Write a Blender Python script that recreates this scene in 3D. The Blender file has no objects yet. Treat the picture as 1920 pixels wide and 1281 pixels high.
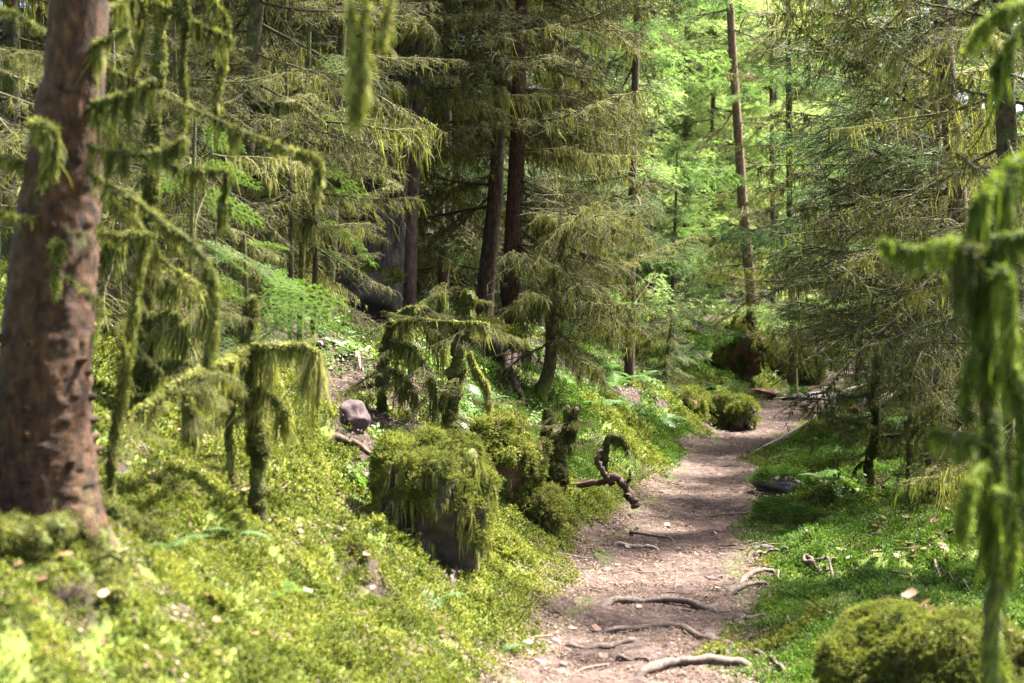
import bpy, math, random
import numpy as np

# ------------------------------------------------------------------ camera, sky, sun, exposure
scene = bpy.context.scene
F_PX, CX, HOR, CAM_Z = 2667.0, 960.0, 600.0, 1.5      # 50 mm lens on a 1920 px wide frame
cam = bpy.data.cameras.new("camera"); cam_o = bpy.data.objects.new("camera", cam)
scene.collection.objects.link(cam_o); scene.camera = cam_o
cam_o.location = (0, 0, CAM_Z); cam_o.rotation_euler = (math.radians(90), 0, 0)
cam.lens = 50.0; cam.sensor_width = 36.0; cam.shift_y = -(640.5 - HOR) / 1920.0
cam.clip_start = 0.05; cam.clip_end = 600
cam.dof.use_dof = True; cam.dof.focus_distance = 11.0; cam.dof.aperture_fstop = 2.8

SUN_EL, SUN_AZ = 60.0, 62.0          # azimuth from +Y towards +X
world = bpy.data.worlds.new("World"); scene.world = world; world.use_nodes = True
wn = world.node_tree.nodes; wl = world.node_tree.links
sky = wn.new("ShaderNodeTexSky"); sky.sky_type = 'NISHITA'; sky.sun_disc = False
sky.sun_elevation = math.radians(SUN_EL); sky.sun_rotation = math.radians(SUN_AZ)
sky.air_density = .7; sky.dust_density = 4.0; sky.ozone_density = .4
wl.new(sky.outputs[0], wn["Background"].inputs[0]); wn["Background"].inputs[1].default_value = 0.07
sun = bpy.data.lights.new("sun", 'SUN'); sun.energy = 4.8; sun.angle = math.radians(3.0); sun.color = (1.0, 0.94, 0.84)
sun_o = bpy.data.objects.new("sun", sun); scene.collection.objects.link(sun_o)
sun_o.rotation_euler = (math.radians(90 - SUN_EL), 0, math.radians(180 - SUN_AZ))
sun_o.location = (0, 0, 30)
vs = scene.view_settings
vs.view_transform = 'Standard'; vs.look = 'None'; vs.exposure = 3.45; vs.gamma = 1.0; vs.use_curve_mapping = False
scene.cycles.use_denoising = True; scene.cycles.denoiser = 'OPENIMAGEDENOISE'; scene.cycles.denoising_prefilter = 'NONE'; scene.cycles.denoising_input_passes = 'RGB_ALBEDO_NORMAL'
scene.cycles.max_bounces = 6; scene.cycles.diffuse_bounces = 4; scene.cycles.glossy_bounces = 1
scene.cycles.transmission_bounces = 4; scene.cycles.transparent_max_bounces = 4
scene.cycles.sample_clamp_indirect = 3.0; scene.cycles.caustics_reflective = False; scene.cycles.caustics_refractive = False
scene.cycles.use_adaptive_sampling = True; scene.cycles.adaptive_threshold = 0.015

random.seed(4); RNG = np.random.default_rng(4)
COL = scene.collection
TAU = 2 * math.pi

# ------------------------------------------------------------------ noise
def _hash(ix, iy, iz, seed):
    h = (ix.astype(np.int64) * 374761393 + iy.astype(np.int64) * 668265263 + iz.astype(np.int64) * 1274126177 + seed * 974634777) & 0xffffffff
    h = ((h ^ (h >> 13)) * 1274126177) & 0xffffffff
    return ((h ^ (h >> 16)) & 0xffffff) / float(0xffffff)
def vnoise(P, seed=0):
    P = np.asarray(P, float); i = np.floor(P).astype(np.int64); f = P - i; f = f * f * (3 - 2 * f); out = 0
    for dx in (0, 1):
        for dy in (0, 1):
            for dz in (0, 1):
                w = (f[..., 0] if dx else 1 - f[..., 0]) * (f[..., 1] if dy else 1 - f[..., 1]) * (f[..., 2] if dz else 1 - f[..., 2])
                out = out + w * _hash(i[..., 0] + dx, i[..., 1] + dy, i[..., 2] + dz, seed)
    return out * 2 - 1
def fbm(P, octv=4, seed=0):
    P = np.asarray(P, float); a, s, out = 1.0, 1.0, 0
    for k in range(octv):
        out = out + a * vnoise(P * s, seed + k); a *= .5; s *= 2.03
    return out
def n2(x, y, sc, octv=3, seed=0):
    x = np.asarray(x, float); y = np.asarray(y, float)
    return fbm(np.stack([x * sc, y * sc, np.zeros_like(x * sc)], -1), octv, seed)

# ------------------------------------------------------------------ terrain
PY = [-20, 0, 4, 5.9, 8.9, 11.4, 16, 20, 23, 27, 35, 60, 130]
PL = [-.6, -.38, -.16, .02, .42, 1.06, 1.96, 3.1, 4.1, 5.9, 10, 24, 60]
PR = [.4, .55, .75, .95, 1.5, 1.97, 2.88, 4.2, 5.5, 7.4, 12, 26.5, 63]
def pathL(y): return np.interp(y, PY, PL)
def pathR(y): return np.interp(y, PY, PR)
def smooth(a, b, x):
    t = np.clip((x - a) / (b - a), 0, 1); return t * t * (3 - 2 * t)
def height(x, y, rough=True):
    x = np.asarray(x, float); y = np.asarray(y, float)
    e = np.interp(y, [-30, 15, 20, 24, 28, 36, 60, 130], [0, 0, .05, .25, .5, 1.2, 4.2, 14])
    ul = pathL(y) - x; ur = x - pathR(y)
    sl = np.log1p(np.exp(np.clip(ul * 11, -30, 30))) / 11
    sr = np.log1p(np.exp(np.clip(ur * 8, -30, 30))) / 8
    k = np.interp(y, [0, 4, 10, 15, 22, 40], [1.0, 1.04, 1.0, 1.05, .7, .5])
    left = k * 2.7 * (1 - np.exp(-sl / 3.3)) + .42 * np.maximum(sl - 5.5, 0) * smooth(8, 14, y)
    right = .055 * sr + .22 * np.maximum(sr - 2.4, 0) - .0 * sr
    z = e + left + np.minimum(right, 6) + .10 * np.exp(-((x + 1.42) ** 2 + (y - 4.2) ** 2) / .20)
    off = np.maximum(smooth(-.05, .45, ul), smooth(-.05, .45, ur))
    if rough:
        z = z + off * (.09 * n2(x, y, 1.1, 3, 5) + .085 * n2(x, y, 3.2, 2, 9) + .022 * n2(x, y, 11, 2, 10)) + smooth(1.5, 5, np.maximum(ul, ur)) * .25 * n2(x, y, .35, 2, 12)
        z = z + (1 - off) * .02 * n2(x, y, 1.3, 2, 21)
    return z
def P(x, y, d):
    return np.array([(x - CX) / F_PX * d, d, CAM_Z - (y - HOR) / F_PX * d])
_D = np.concatenate([np.arange(2, 30, .02), np.arange(30, 90, .2)])
def G(x, y):
    X = (x - CX) / F_PX * _D; Z = CAM_Z - (y - HOR) / F_PX * _D
    i = np.argmax(Z <= height(X, _D)); d = _D[i] if (Z <= height(X, _D)).any() else 60.
    X = (x - CX) / F_PX * d
    return np.array([X, d, float(height(X, d))])

# ------------------------------------------------------------------ mesh builder
def nrm(v): return v / np.maximum(np.linalg.norm(v, axis=-1, keepdims=True), 1e-9)
class MB:
    def __init__(s): s.v = []; s.q = []; s.t = []; s.qm = []; s.tm = []; s.a = []; s.n = 0
    def add(s, V, quads=None, tris=None, mat=0, var=.5):
        V = np.asarray(V, float).reshape(-1, 3); s.v.append(V)
        s.a.append(np.broadcast_to(np.asarray(var, float), (len(V),)).copy())
        if quads is not None and len(quads): s.q.append(np.asarray(quads).reshape(-1, 4) + s.n); s.qm.append(np.full(len(s.q[-1]), mat))
        if tris is not None and len(tris): s.t.append(np.asarray(tris).reshape(-1, 3) + s.n); s.tm.append(np.full(len(s.t[-1]), mat))
        s.n += len(V)
    def tubes(s, Pt, R, ns=3, mat=0, var=.5, cap=False, disp=None):
        Pt = np.asarray(Pt, float); R = np.asarray(R, float)
        if Pt.ndim == 2: Pt = Pt[None]; R = R[None]
        N, K, _ = Pt.shape
        T = nrm(np.gradient(Pt, axis=1)); mz = np.abs(T[:, :, 2]).mean(1)
        ref = np.where((mz > .75)[:, None], np.array([1., .13, 0]), np.array([0, 0.1, 1.]))[:, None, :]
        A = nrm(np.cross(T, np.broadcast_to(ref, T.shape))); B = np.cross(T, A)
        an = np.arange(ns) / ns * TAU
        off = np.cos(an)[None, None, :, None] * A[:, :, None] + np.sin(an)[None, None, :, None] * B[:, :, None]
        rr = np.broadcast_to(R[:, :, None], (N, K, ns))
        if disp is not None: rr = rr * disp(Pt[:, :, None] + off * rr[..., None])
        V = Pt[:, :, None] + off * rr[..., None]
        i = np.arange(N)[:, None, None] * K * ns; j = np.arange(K - 1)[None, :, None] * ns; k = np.arange(ns)[None, None, :]; k2 = (k + 1) % ns
        q = np.stack(np.broadcast_arrays(i + j + k, i + j + k2, i + j + ns + k2, i + j + ns + k), -1).reshape(-1, 4)
        va = np.broadcast_to(np.asarray(var, float).reshape(-1, 1), (N, K * ns)).reshape(-1) if np.ndim(var) else var
        base = s.n
        s.add(V, quads=q, mat=mat, var=va)
        if cap:
            for r in (0, K - 1):
                c = V[0, r].mean(0); idx = np.arange(ns) + r * ns
                t = [(idx[a] + base - s.n, idx[(a + 1) % ns] + base - s.n, 0) for a in range(ns)]
                s.add([c], tris=t, mat=mat, var=.5 if np.ndim(var) else var)
        return V
    def ribbons(s, Pt, W, side, mat=0, var=.5):
        N, K, _ = Pt.shape
        V = np.stack([Pt - side[:, None] * W[..., None] * .5, Pt + side[:, None] * W[..., None] * .5], 2)
        i = np.arange(N)[:, None] * K * 2; j = np.arange(K - 1)[None, :] * 2
        q = np.stack(np.broadcast_arrays(i + j, i + j + 1, i + j + 3, i + j + 2), -1).reshape(-1, 4)
        va = np.repeat(np.asarray(var, float), K * 2) if np.ndim(var) else var
        s.add(V, quads=q, mat=mat, var=va)
    def blades(s, R, D, L, W, rng, mat=0, var=.5, fold=.45, side=None):
        R = np.asarray(R, float); N = len(R); D = nrm(D); L = np.broadcast_to(L, (N,))[:, None]; W = np.broadcast_to(W, (N,))[:, None]
        if side is None: side = np.cross(D, rng.normal(size=(N, 3)))
        side = nrm(side); M = R + D * L * fold
        V = np.stack([R, M + side * W * .5, R + D * L, M - side * W * .5], 1)
        va = np.repeat(np.asarray(var, float), 4) if np.ndim(var) else var
        s.add(V, quads=np.arange(N * 4).reshape(-1, 4), mat=mat, var=va)
    def strands(s, R, L, W, rng, mat=0, var=.5, sway=.12, K=4):
        R = np.asarray(R, float); N = len(R); L = np.broadcast_to(L, (N,)); W = np.broadcast_to(W, (N,))
        t = np.linspace(0, 1, K); ph = rng.uniform(0, TAU, (N, 1)); am = rng.normal(0, sway, (N, 1)) * L[:, None]
        a2 = rng.uniform(0, TAU, N)
        Pt = np.repeat(R[:, None], K, 1)
        Pt[:, :, 2] -= L[:, None] * t
        Pt[:, :, 0] += am * np.sin(t * 3 + ph) - am * np.sin(ph); Pt[:, :, 1] += am * np.cos(t * 2.4 + ph) - am * np.cos(ph)
        prof = np.array([1, .95, .7, .12]) if K == 4 else np.interp(t, [0, .3, .7, 1], [1, .95, .7, .1])
        side = np.stack([np.cos(a2), np.sin(a2), np.zeros(N)], -1)
        s.ribbons(Pt, W[:, None] * prof[None] * rng.uniform(.7, 1.2, (N, K)), side, mat, var)
    def mesh(s, name, mats, smooth=False):
        me = bpy.data.meshes.new(name)
        V = np.concatenate(s.v); nq = sum(len(x) for x in s.q); nt = sum(len(x) for x in s.t)
        me.vertices.add(len(V)); me.vertices.foreach_set("co", V.astype(np.float32).ravel())
        li = np.concatenate([x.ravel() for x in s.q] + [x.ravel() for x in s.t]).astype(np.int32)
        me.loops.add(len(li)); me.loops.foreach_set("vertex_index", li)
        ls = np.concatenate([np.arange(nq) * 4, nq * 4 + np.arange(nt) * 3]).astype(np.int32)
        me.polygons.add(nq + nt); me.polygons.foreach_set("loop_start", ls)
        me.polygons.foreach_set("material_index", np.concatenate(s.qm + s.tm).astype(np.int32))
        if smooth is True: me.polygons.foreach_set("use_smooth", np.ones(nq + nt, bool))
        elif smooth is not False:
            mi = np.concatenate(s.qm + s.tm); me.polygons.foreach_set("use_smooth", np.isin(mi, list(smooth)))
        for m in mats: me.materials.append(m)
        me.update(calc_edges=True); me.validate(verbose=False)
        at = me.attributes.new("var", 'FLOAT', 'POINT'); at.data.foreach_set("value", np.concatenate(s.a).astype(np.float32))
        return me
    def obj(s, name, mats, parent=None, smooth=False, loc=None):
        return link(name, s.mesh(name, mats, smooth), parent, loc)
def link(name, me, parent=None, loc=None):
    o = bpy.data.objects.new(name, me); COL.objects.link(o)
    if parent is not None: o.parent = parent
    if loc is not None: o.location = loc
    return o
def tag(o, label=None, cat=None, group=None, kind=None):
    if label: o["label"] = label
    if cat: o["category"] = cat
    if group: o["group"] = group
    if kind: o["kind"] = kind
    return o
def thing(name, label, cat, loc, group=None):
    o = bpy.data.objects.new(name, None); COL.objects.link(o); o.location = loc; o.empty_display_size = .1
    return tag(o, label, cat, group)

# ------------------------------------------------------------------ materials
def _ramp(nt, stops):
    r = nt.nodes.new("ShaderNodeValToRGB"); e = r.color_ramp.elements
    while len(e) < len(stops): e.new(.5)
    for k, (p, c) in enumerate(stops): e[k].position = p; e[k].color = (*c, 1)
    return r
def _math(nt, op, a, b, clamp=False):
    m = nt.nodes.new("ShaderNodeMath"); m.operation = op; m.use_clamp = clamp
    for k, v in ((0, a), (1, b)):
        if isinstance(v, (int, float)): m.inputs[k].default_value = v
        else: nt.links.new(v, m.inputs[k])
    return m.outputs[0]
def _noise(nt, scale, detail=4, rough=.6, stretch=None, coord='Object'):
    tc = nt.nodes.new("ShaderNodeTexCoord"); n = nt.nodes.new("ShaderNodeTexNoise")
    n.inputs["Scale"].default_value = scale; n.inputs["Detail"].default_value = detail; n.inputs["Roughness"].default_value = rough
    if coord == 'World':
        ge = nt.nodes.new("ShaderNodeNewGeometry"); nt.links.new(ge.outputs["Position"], n.inputs["Vector"])
    elif stretch:
        mp = nt.nodes.new("ShaderNodeMapping"); mp.inputs["Scale"].default_value = stretch
        nt.links.new(tc.outputs[coord], mp.inputs[0]); nt.links.new(mp.outputs[0], n.inputs["Vector"])
    else: nt.links.new(tc.outputs[coord], n.inputs["Vector"])
    return n.outputs["Fac"]
def _mix(nt, f, a, b, blend='MIX'):
    m = nt.nodes.new("ShaderNodeMix"); m.data_type = 'RGBA'; m.blend_type = blend
    for k, v in ((0, f), (6, a), (7, b)):
        if isinstance(v, (int, float)): m.inputs[k].default_value = v
        elif isinstance(v, tuple): m.inputs[k].default_value = (*v, 1)
        else: nt.links.new(v, m.inputs[k])
    return m.outputs[2]
def leafy(name, stops, transl=.35, rough=.6, nscale=3.0, tcol=1.25, spec=.25):
    """thin foliage: colour by the per-element value, the object's own random value and a broad noise"""
    m = bpy.data.materials.new(name); m.use_nodes = True; nt = m.node_tree; b = nt.nodes["Principled BSDF"]
    at = nt.nodes.new("ShaderNodeAttribute"); at.attribute_name = "var"
    oi = nt.nodes.new("ShaderNodeObjectInfo")
    f = _math(nt, 'ADD', _math(nt, 'MULTIPLY', at.outputs["Fac"], .62), _math(nt, 'MULTIPLY', oi.outputs["Random"], .38))
    if nscale:
        f = _math(nt, 'ADD', f, _math(nt, 'MULTIPLY', _math(nt, 'SUBTRACT', _noise(nt, nscale, 5, .65, None, 'World'), .5), .8), True)
    c = _ramp(nt, stops); nt.links.new(f, c.inputs[0])
    nt.links.new(c.outputs[0], b.inputs["Base Color"]); b.inputs["Roughness"].default_value = rough; b.inputs["Specular IOR Level"].default_value = spec
    if transl:
        tr = nt.nodes.new("ShaderNodeBsdfTranslucent"); mx = nt.nodes.new("ShaderNodeMixShader"); mx.inputs[0].default_value = transl
        nt.links.new(_mix(nt, 1.0, c.outputs[0], (tcol, tcol * 1.05, tcol * .6), 'MULTIPLY'), tr.inputs[0])
        nt.links.new(b.outputs[0], mx.inputs[1]); nt.links.new(tr.outputs[0], mx.inputs[2])
        nt.links.new(mx.outputs[0], nt.nodes["Material Output"].inputs[0])
    return m
def solid(name, stops, scale=12, detail=6, rough=.85, bump=.5, dist=.01, stretch=None, moss=None, moss_scale=5, moss_lo=.5, moss_hi=.62, attr=None, spec=.3, coord='Object'):
    m = bpy.data.materials.new(name); m.use_nodes = True; nt = m.node_tree; b = nt.nodes["Principled BSDF"]
    n = _noise(nt, scale, detail, .65, stretch, coord); c = _ramp(nt, stops); nt.links.new(n, c.inputs[0]); col = c.outputs[0]
    if moss:
        f = _ramp(nt, [(moss_lo, (0, 0, 0)), (moss_hi, (1, 1, 1))]); src = _noise(nt, moss_scale, 5, .65, None, coord)
        if attr:
            at = nt.nodes.new("ShaderNodeAttribute"); at.attribute_name = attr
            src = _math(nt, 'ADD', src, _math(nt, 'MULTIPLY', _math(nt, 'SUBTRACT', at.outputs["Fac"], .5), .8))
        nt.links.new(src, f.inputs[0])
        mc = _ramp(nt, moss); nt.links.new(_noise(nt, moss_scale * 7, 4, .6, None, coord), mc.inputs[0])
        col = _mix(nt, f.outputs[0], col, mc.outputs[0])
    nt.links.new(col, b.inputs["Base Color"]); b.inputs["Roughness"].default_value = rough; b.inputs["Specular IOR Level"].default_value = spec
    if bump:
        bp = nt.nodes.new("ShaderNodeBump"); bp.inputs["Strength"].default_value = bump; bp.inputs["Distance"].default_value = dist
        nt.links.new(n, bp.inputs["Height"]); nt.links.new(bp.outputs[0], b.inputs["Normal"])
    return m
M = {}
MOSSC = [(.3, (.045, .062, .010)), (.55, (.12, .155, .02)), (.75, (.2, .23, .035))]
M['moss'] = leafy('moss_yellow_green', [(0, (.017, .024, .004)), (.35, (.075, .098, .012)), (.65, (.18, .195, .029)), (1, (.33, .32, .08))], .3, .75, 3.0)
M['lawn'] = leafy('moss_green', [(0, (.016, .038, .005)), (.45, (.055, .11, .012)), (.8, (.11, .175, .02)), (1, (.19, .25, .04))], .3, .7, 2.0)
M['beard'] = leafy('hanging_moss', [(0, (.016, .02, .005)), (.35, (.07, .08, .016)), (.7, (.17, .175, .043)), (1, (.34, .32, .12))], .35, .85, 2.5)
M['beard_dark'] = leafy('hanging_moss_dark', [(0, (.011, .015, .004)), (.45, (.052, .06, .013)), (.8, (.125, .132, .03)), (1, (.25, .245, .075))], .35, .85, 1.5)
M['lawn_beard'] = leafy('green_hanging_moss', [(0, (.018, .03, .005)), (.4, (.065, .095, .012)), (.75, (.14, .18, .025)), (1, (.24, .27, .05))], .35, .85, 1.0)
M['needle'] = leafy('spruce_needles', [(0, (.022, .055, .018)), (.5, (.06, .125, .04)), (1, (.12, .20, .07))], .4, .5, .6, 1.4)
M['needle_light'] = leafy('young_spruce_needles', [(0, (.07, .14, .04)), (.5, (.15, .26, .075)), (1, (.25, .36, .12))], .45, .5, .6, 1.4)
M['needle_bright'] = leafy('painted_sunlit_needles', [(0, (.15, .23, .08)), (.5, (.27, .36, .14)), (1, (.42, .48, .24))], .5, .5, .6, 1.3)  # pale new-growth green, with the glow of sunlit foliage painted into the colour
M['needle_fresh'] = leafy('fresh_fir_needles', [(0, (.03, .075, .018)), (.5, (.065, .14, .026)), (1, (.125, .205, .04))], .4, .7, .6, 1.2, .15)
M['fern_blue'] = leafy('fern_blue_green', [(0, (.035, .08, .03)), (.5, (.07, .135, .05)), (1, (.14, .215, .09))], .4, .4, 1.5, 1.2, .5)
M['fern'] = leafy('fern_green', [(0, (.035, .085, .015)), (.5, (.065, .14, .025)), (1, (.13, .21, .045))], .45, .45, 1.5, 1.3)
M['herb'] = leafy('leafy_green', [(0, (.03, .07, .012)), (.5, (.065, .135, .02)), (1, (.14, .22, .035))], .45, .5, 1.5, 1.3)
M['twig'] = leafy('dead_twig', [(0, (.014, .011, .007)), (.45, (.045, .04, .018)), (.75, (.085, .082, .032)), (1, (.16, .145, .075))], 0, .85, 1.5)
M['litter'] = leafy('needle_litter', [(0, (.02, .011, .007)), (.45, (.058, .035, .024)), (.8, (.115, .078, .057)), (1, (.24, .18, .14))], 0, .85, 0)
M['leaf'] = leafy('dry_leaf', [(0, (.07, .035, .018)), (.4, (.16, .09, .055)), (.75, (.28, .19, .14)), (1, (.38, .30, .25))], .2, .6, 4)
M['bark_red'] = solid('red_brown_bark', [(.33, (.006, .003, .0015)), (.47, (.026, .0115, .0045)), (.58, (.05, .022, .008)), (.72, (.085, .044, .018))], 42, 8, .9, .8, .01, (1, 1, .45), [(.3, (.025, .028, .007)), (.7, (.075, .082, .022))], 7, .55, .66, 'var')
M['bark_brown'] = solid('brown_bark', [(.3, (.024, .016, .011)), (.5, (.068, .042, .029)), (.7, (.13, .088, .062))], 30, 8, .9, .8, .012, (1, 1, .4), MOSSC, 4, .56, .68, 'var')
M['bark_grey'] = solid('grey_furrowed_bark', [(.35, (.014, .011, .008)), (.5, (.062, .05, .038)), (.68, (.14, .118, .09))], 26, 8, .95, 1., .02, (1, 1, .22), MOSSC, 3, .60, .74, 'var')
M['bark_moss'] = solid('mossy_bark', [(.3, (.016, .012, .008)), (.6, (.06, .045, .027))], 30, 6, .95, 1., .015, (1, 1, .5), [(.3, (.022, .03, .006)), (.5, (.07, .088, .014)), (.75, (.15, .165, .03))], 11, .40, .60, 'var')
M['rock'] = solid('sandstone', [(.3, (.02, .016, .012)), (.5, (.05, .041, .031)), (.7, (.09, .073, .055))], 9, 8, .9, .8, .015, None, MOSSC, 5, .5, .62, 'var')
M['rock_dark'] = solid('dark_rock', [(.3, (.008, .007, .005)), (.6, (.03, .026, .02)), (.75, (.07, .06, .048))], 8, 8, .97, .8, .015, None, MOSSC, 4, .62, .74, 'var')
M['stone'] = solid('purplish_stone', [(.3, (.045, .03, .03)), (.55, (.10, .074, .074)), (.75, (.17, .135, .13))], 14, 7, .8, .6, .006)
M['stone_dark'] = solid('dull_purple_stone', [(.3, (.028, .017, .018)), (.55, (.06, .04, .042)), (.75, (.10, .072, .072))], 14, 7, .9, .8, .01)
M['root'] = solid('worn_root', [(.3, (.025, .016, .012)), (.5, (.07, .048, .037)), (.7, (.14, .105, .085))], 45, 6, .75, .6, .004, (1, 1, 1))
M['deadwood'] = solid('red_dead_wood', [(.3, (.014, .007, .005)), (.5, (.05, .024, .016)), (.72, (.11, .06, .042))], 30, 6, .75, .7, .006, (1, 1, .5))
M['palewood'] = solid('bleached_wood', [(.3, (.13, .10, .07)), (.55, (.26, .21, .155)), (.75, (.38, .32, .25))], 30, 5, .7, .4, .003)
M['soil'] = solid('forest_soil', [(.32, (.007, .004, .003)), (.5, (.023, .0135, .009)), (.68, (.05, .032, .023))], 16, 10, .95, .8, .02, None,
                  [(.3, (.03, .045, .007)), (.5, (.075, .105, .014)), (.72, (.14, .17, .025))], 3.5, .44, .56, 'moss')
M['dirt'] = solid('trodden_dirt', [(.30, (.011, .0062, .005)), (.44, (.034, .020, .016)), (.56, (.062, .039, .032)), (.72, (.115, .080, .067))], 16, 15, .95, 1.0, .025, None,
                  [(.3, (.02, .03, .005)), (.7, (.07, .09, .016))], 3.2, .62, .78, 'var')
M['palebark'] = solid('pale_orange_bark', [(.3, (.06, .035, .022)), (.5, (.13, .08, .055)), (.7, (.21, .145, .105))], 30, 8, .9, .7, .01, (1, 1, .4))
M['earth'] = solid('bare_red_earth', [(.3, (.04, .019, .011)), (.5, (.09, .048, .03)), (.7, (.15, .09, .06))], 12, 9, .95, .8, .02)

# ------------------------------------------------------------------ ground and path
def axis(segs):
    out = []
    for a, b, st in segs: out.append(np.arange(a, b, st))
    return np.concatenate(out + [[segs[-1][1]]])
def moss_mask(x, y):
    ul = pathL(y) - x; ur = x - pathR(y)
    n = n2(x, y, .8, 3, 31) * .5 + .5
    left = np.interp(y, [0, 8, 12, 16, 30], [1.0, .95, .88, .72, .75]) - .42 * smooth(.7, 1.8, ul) * smooth(6.5, 8.5, y) * smooth(20, 15, y) - .42 * smooth(2.0, 4.0, ul) * (y > 6) + .9 * (n - .62) * smooth(6, 9, y) * smooth(.3, .8, ul)
    right = np.interp(y, [0, 6, 14, 30], [.75, .85, .9, .85]) - .5 * smooth(1.4, 2.6, ur) * smooth(15, 9, y) + .4 * (n - .5)
    left = left - .5 * smooth(.3, .65, n2(x, y, 1.7, 3, 88)) * smooth(.25, .6, ul)
    edge = np.maximum(smooth(-.10, .25, ul + .25 * (n - .5)), smooth(-.25, .25, ur + .35 * (n - .5)))
    return np.clip(np.where(ul > ur, left, right), 0, 1) * edge
gx = axis([(-70, -20, 3), (-20, -6, .5), (-6, -3, .12), (-3, 4, .06), (4, 8, .12), (8, 20, .5), (20, 80, 3)])
gy = axis([(-14, 2, .8), (2, 12, .06), (12, 26, .13), (26, 45, .5), (45, 150, 3)])
X, Y = np.meshgrid(gx, gy); Z = height(X, Y)
inside = (X > pathL(Y)) & (X < pathR(Y))
mb = MB(); nx = len(gx); i = np.arange(len(gy) - 1)[:, None] * nx + np.arange(nx - 1)[None]
mb.add(np.stack([X, Y, Z], -1), quads=np.stack([i, i + 1, i + nx + 1, i + nx], -1), var=.5)
me = mb.mesh("ground", [M['soil']], True)
at = me.attributes.new("moss", 'FLOAT', 'POINT'); at.data.foreach_set("value", moss_mask(X, Y).ravel().astype(np.float32))
tag(link("ground", me), "mossy forest floor rising from the path up a left bank", "ground", None, "structure")

ys = axis([(-8, 3, .3), (3, 14, .04), (14, 30, .09), (30, 60, .5)]); nu = 46
u = np.linspace(0, 1, nu)[None]
eL = pathL(ys) + .10 * n2(ys, ys * 0, 1.6, 4, 3) + .05; eR = pathR(ys) + .12 * n2(ys, ys * 0 + 9, 1.5, 4, 4)
X = eL[:, None] + (eR - eL)[:, None] * u; Y = np.repeat(ys[:, None], nu, 1)
edge = np.minimum(u, 1 - u) * 2; ed = smooth(0, .25, edge)
Zp = height(X, Y) + .008 + ed * (.016 + .011 * n2(X, Y, 7, 3, 41) + .007 * n2(X, Y, 24, 2, 42))
mb = MB(); i = np.arange(len(ys) - 1)[:, None] * nu + np.arange(nu - 1)[None]
mb.add(np.stack([X, Y, Zp], -1), quads=np.stack([i, i + 1, i + nu + 1, i + nu], -1), var=np.broadcast_to(.5 + .32 * (1 - smooth(0, .45, edge)) - .12 * smooth(.3, .8, edge), X.shape).ravel())
tag(mb.obj("path", [M['dirt']], None, True), "trodden reddish dirt path winding away between moss banks", "path", None, "structure")

# ------------------------------------------------------------------ moss and litter scattered as stuff
def proto_collection(name, meshes):
    c = bpy.data.collections.new(name)
    for k, me in enumerate(meshes): c.objects.link(bpy.data.objects.new("%s_%02d" % (name, k), me))
    return c
def tuft_feather(seed):
    rng = np.random.default_rng(seed); mb = MB(); n = 34
    a = rng.uniform(0, TAU, n); r = .048 * np.sqrt(rng.uniform(0, 1, n)); root = np.stack([r * np.cos(a), r * np.sin(a), np.zeros(n) - .012], -1)
    d = nrm(np.stack([np.cos(a) * r * 14, np.sin(a) * r * 14, np.ones(n)], -1) + rng.normal(0, .3, (n, 3))); L = rng.uniform(.022, .042, n)
    tip = root + d * L[:, None]; va = rng.uniform(.15, .85, n)
    mb.blades(root, d, L, .006, rng, 0, va * .5)
    for k in range(11):
        p = root + d * (L * rng.uniform(.45, 1, n))[:, None]
        dd = nrm(rng.normal(0, 1, (n, 3)) + d * .6); mb.blades(p, dd, rng.uniform(.006, .012, n), rng.uniform(.0026, .0046, n), rng, 0, np.clip(va * .7 + .12 + rng.normal(0, .10, n), 0, 1))
    return mb
def tuft_upright(seed):
    rng = np.random.default_rng(seed); mb = MB(); n = 46
    a = rng.uniform(0, TAU, n); r = .05 * np.sqrt(rng.uniform(0, 1, n)); root = np.stack([r * np.cos(a), r * np.sin(a), np.zeros(n) - .008], -1)
    d = nrm(np.stack([np.cos(a) * r * 8, np.sin(a) * r * 8, np.ones(n)], -1) + rng.normal(0, .25, (n, 3))); L = rng.uniform(.016, .038, n); va = rng.uniform(.1, .9, n)
    mb.blades(root, d, L, .004, rng, 0, va * .6)
    for k in range(3):
        p = root + d * (L * rng.uniform(.6, 1, n))[:, None]
        mb.blades(p, nrm(rng.normal(0, .8, (n, 3)) + d), rng.uniform(.007, .013, n), .004, rng, 0, va)
    return mb
def herb(seed):
    rng = np.random.default_rng(seed); mb = MB(); n = 9
    a = rng.uniform(0, TAU, n); r = .05 * np.sqrt(rng.uniform(0, 1, n)); root = np.stack([r * np.cos(a), r * np.sin(a), np.zeros(n) - .01], -1)
    d = nrm(np.stack([np.cos(a) * .5, np.sin(a) * .5, np.ones(n)], -1) + rng.normal(0, .2, (n, 3))); L = rng.uniform(.05, .14, n)
    mb.blades(root, d, L, .003, rng, 0, .2)
    for k in range(7):
        p = root + d * (L * rng.uniform(.45, 1, n))[:, None]; aa = rng.uniform(0, TAU, n)
        dd = np.stack([np.cos(aa), np.sin(aa), rng.uniform(-.3, .4, n)], -1); mb.blades(p, dd, rng.uniform(.014, .028, n), rng.uniform(.010, .018, n), rng, 0, rng.uniform(.2, 1, n), .5, np.cross(dd, np.array([0, 0, 1.]) + rng.normal(0, .25, (n, 3))))
    return mb
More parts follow.
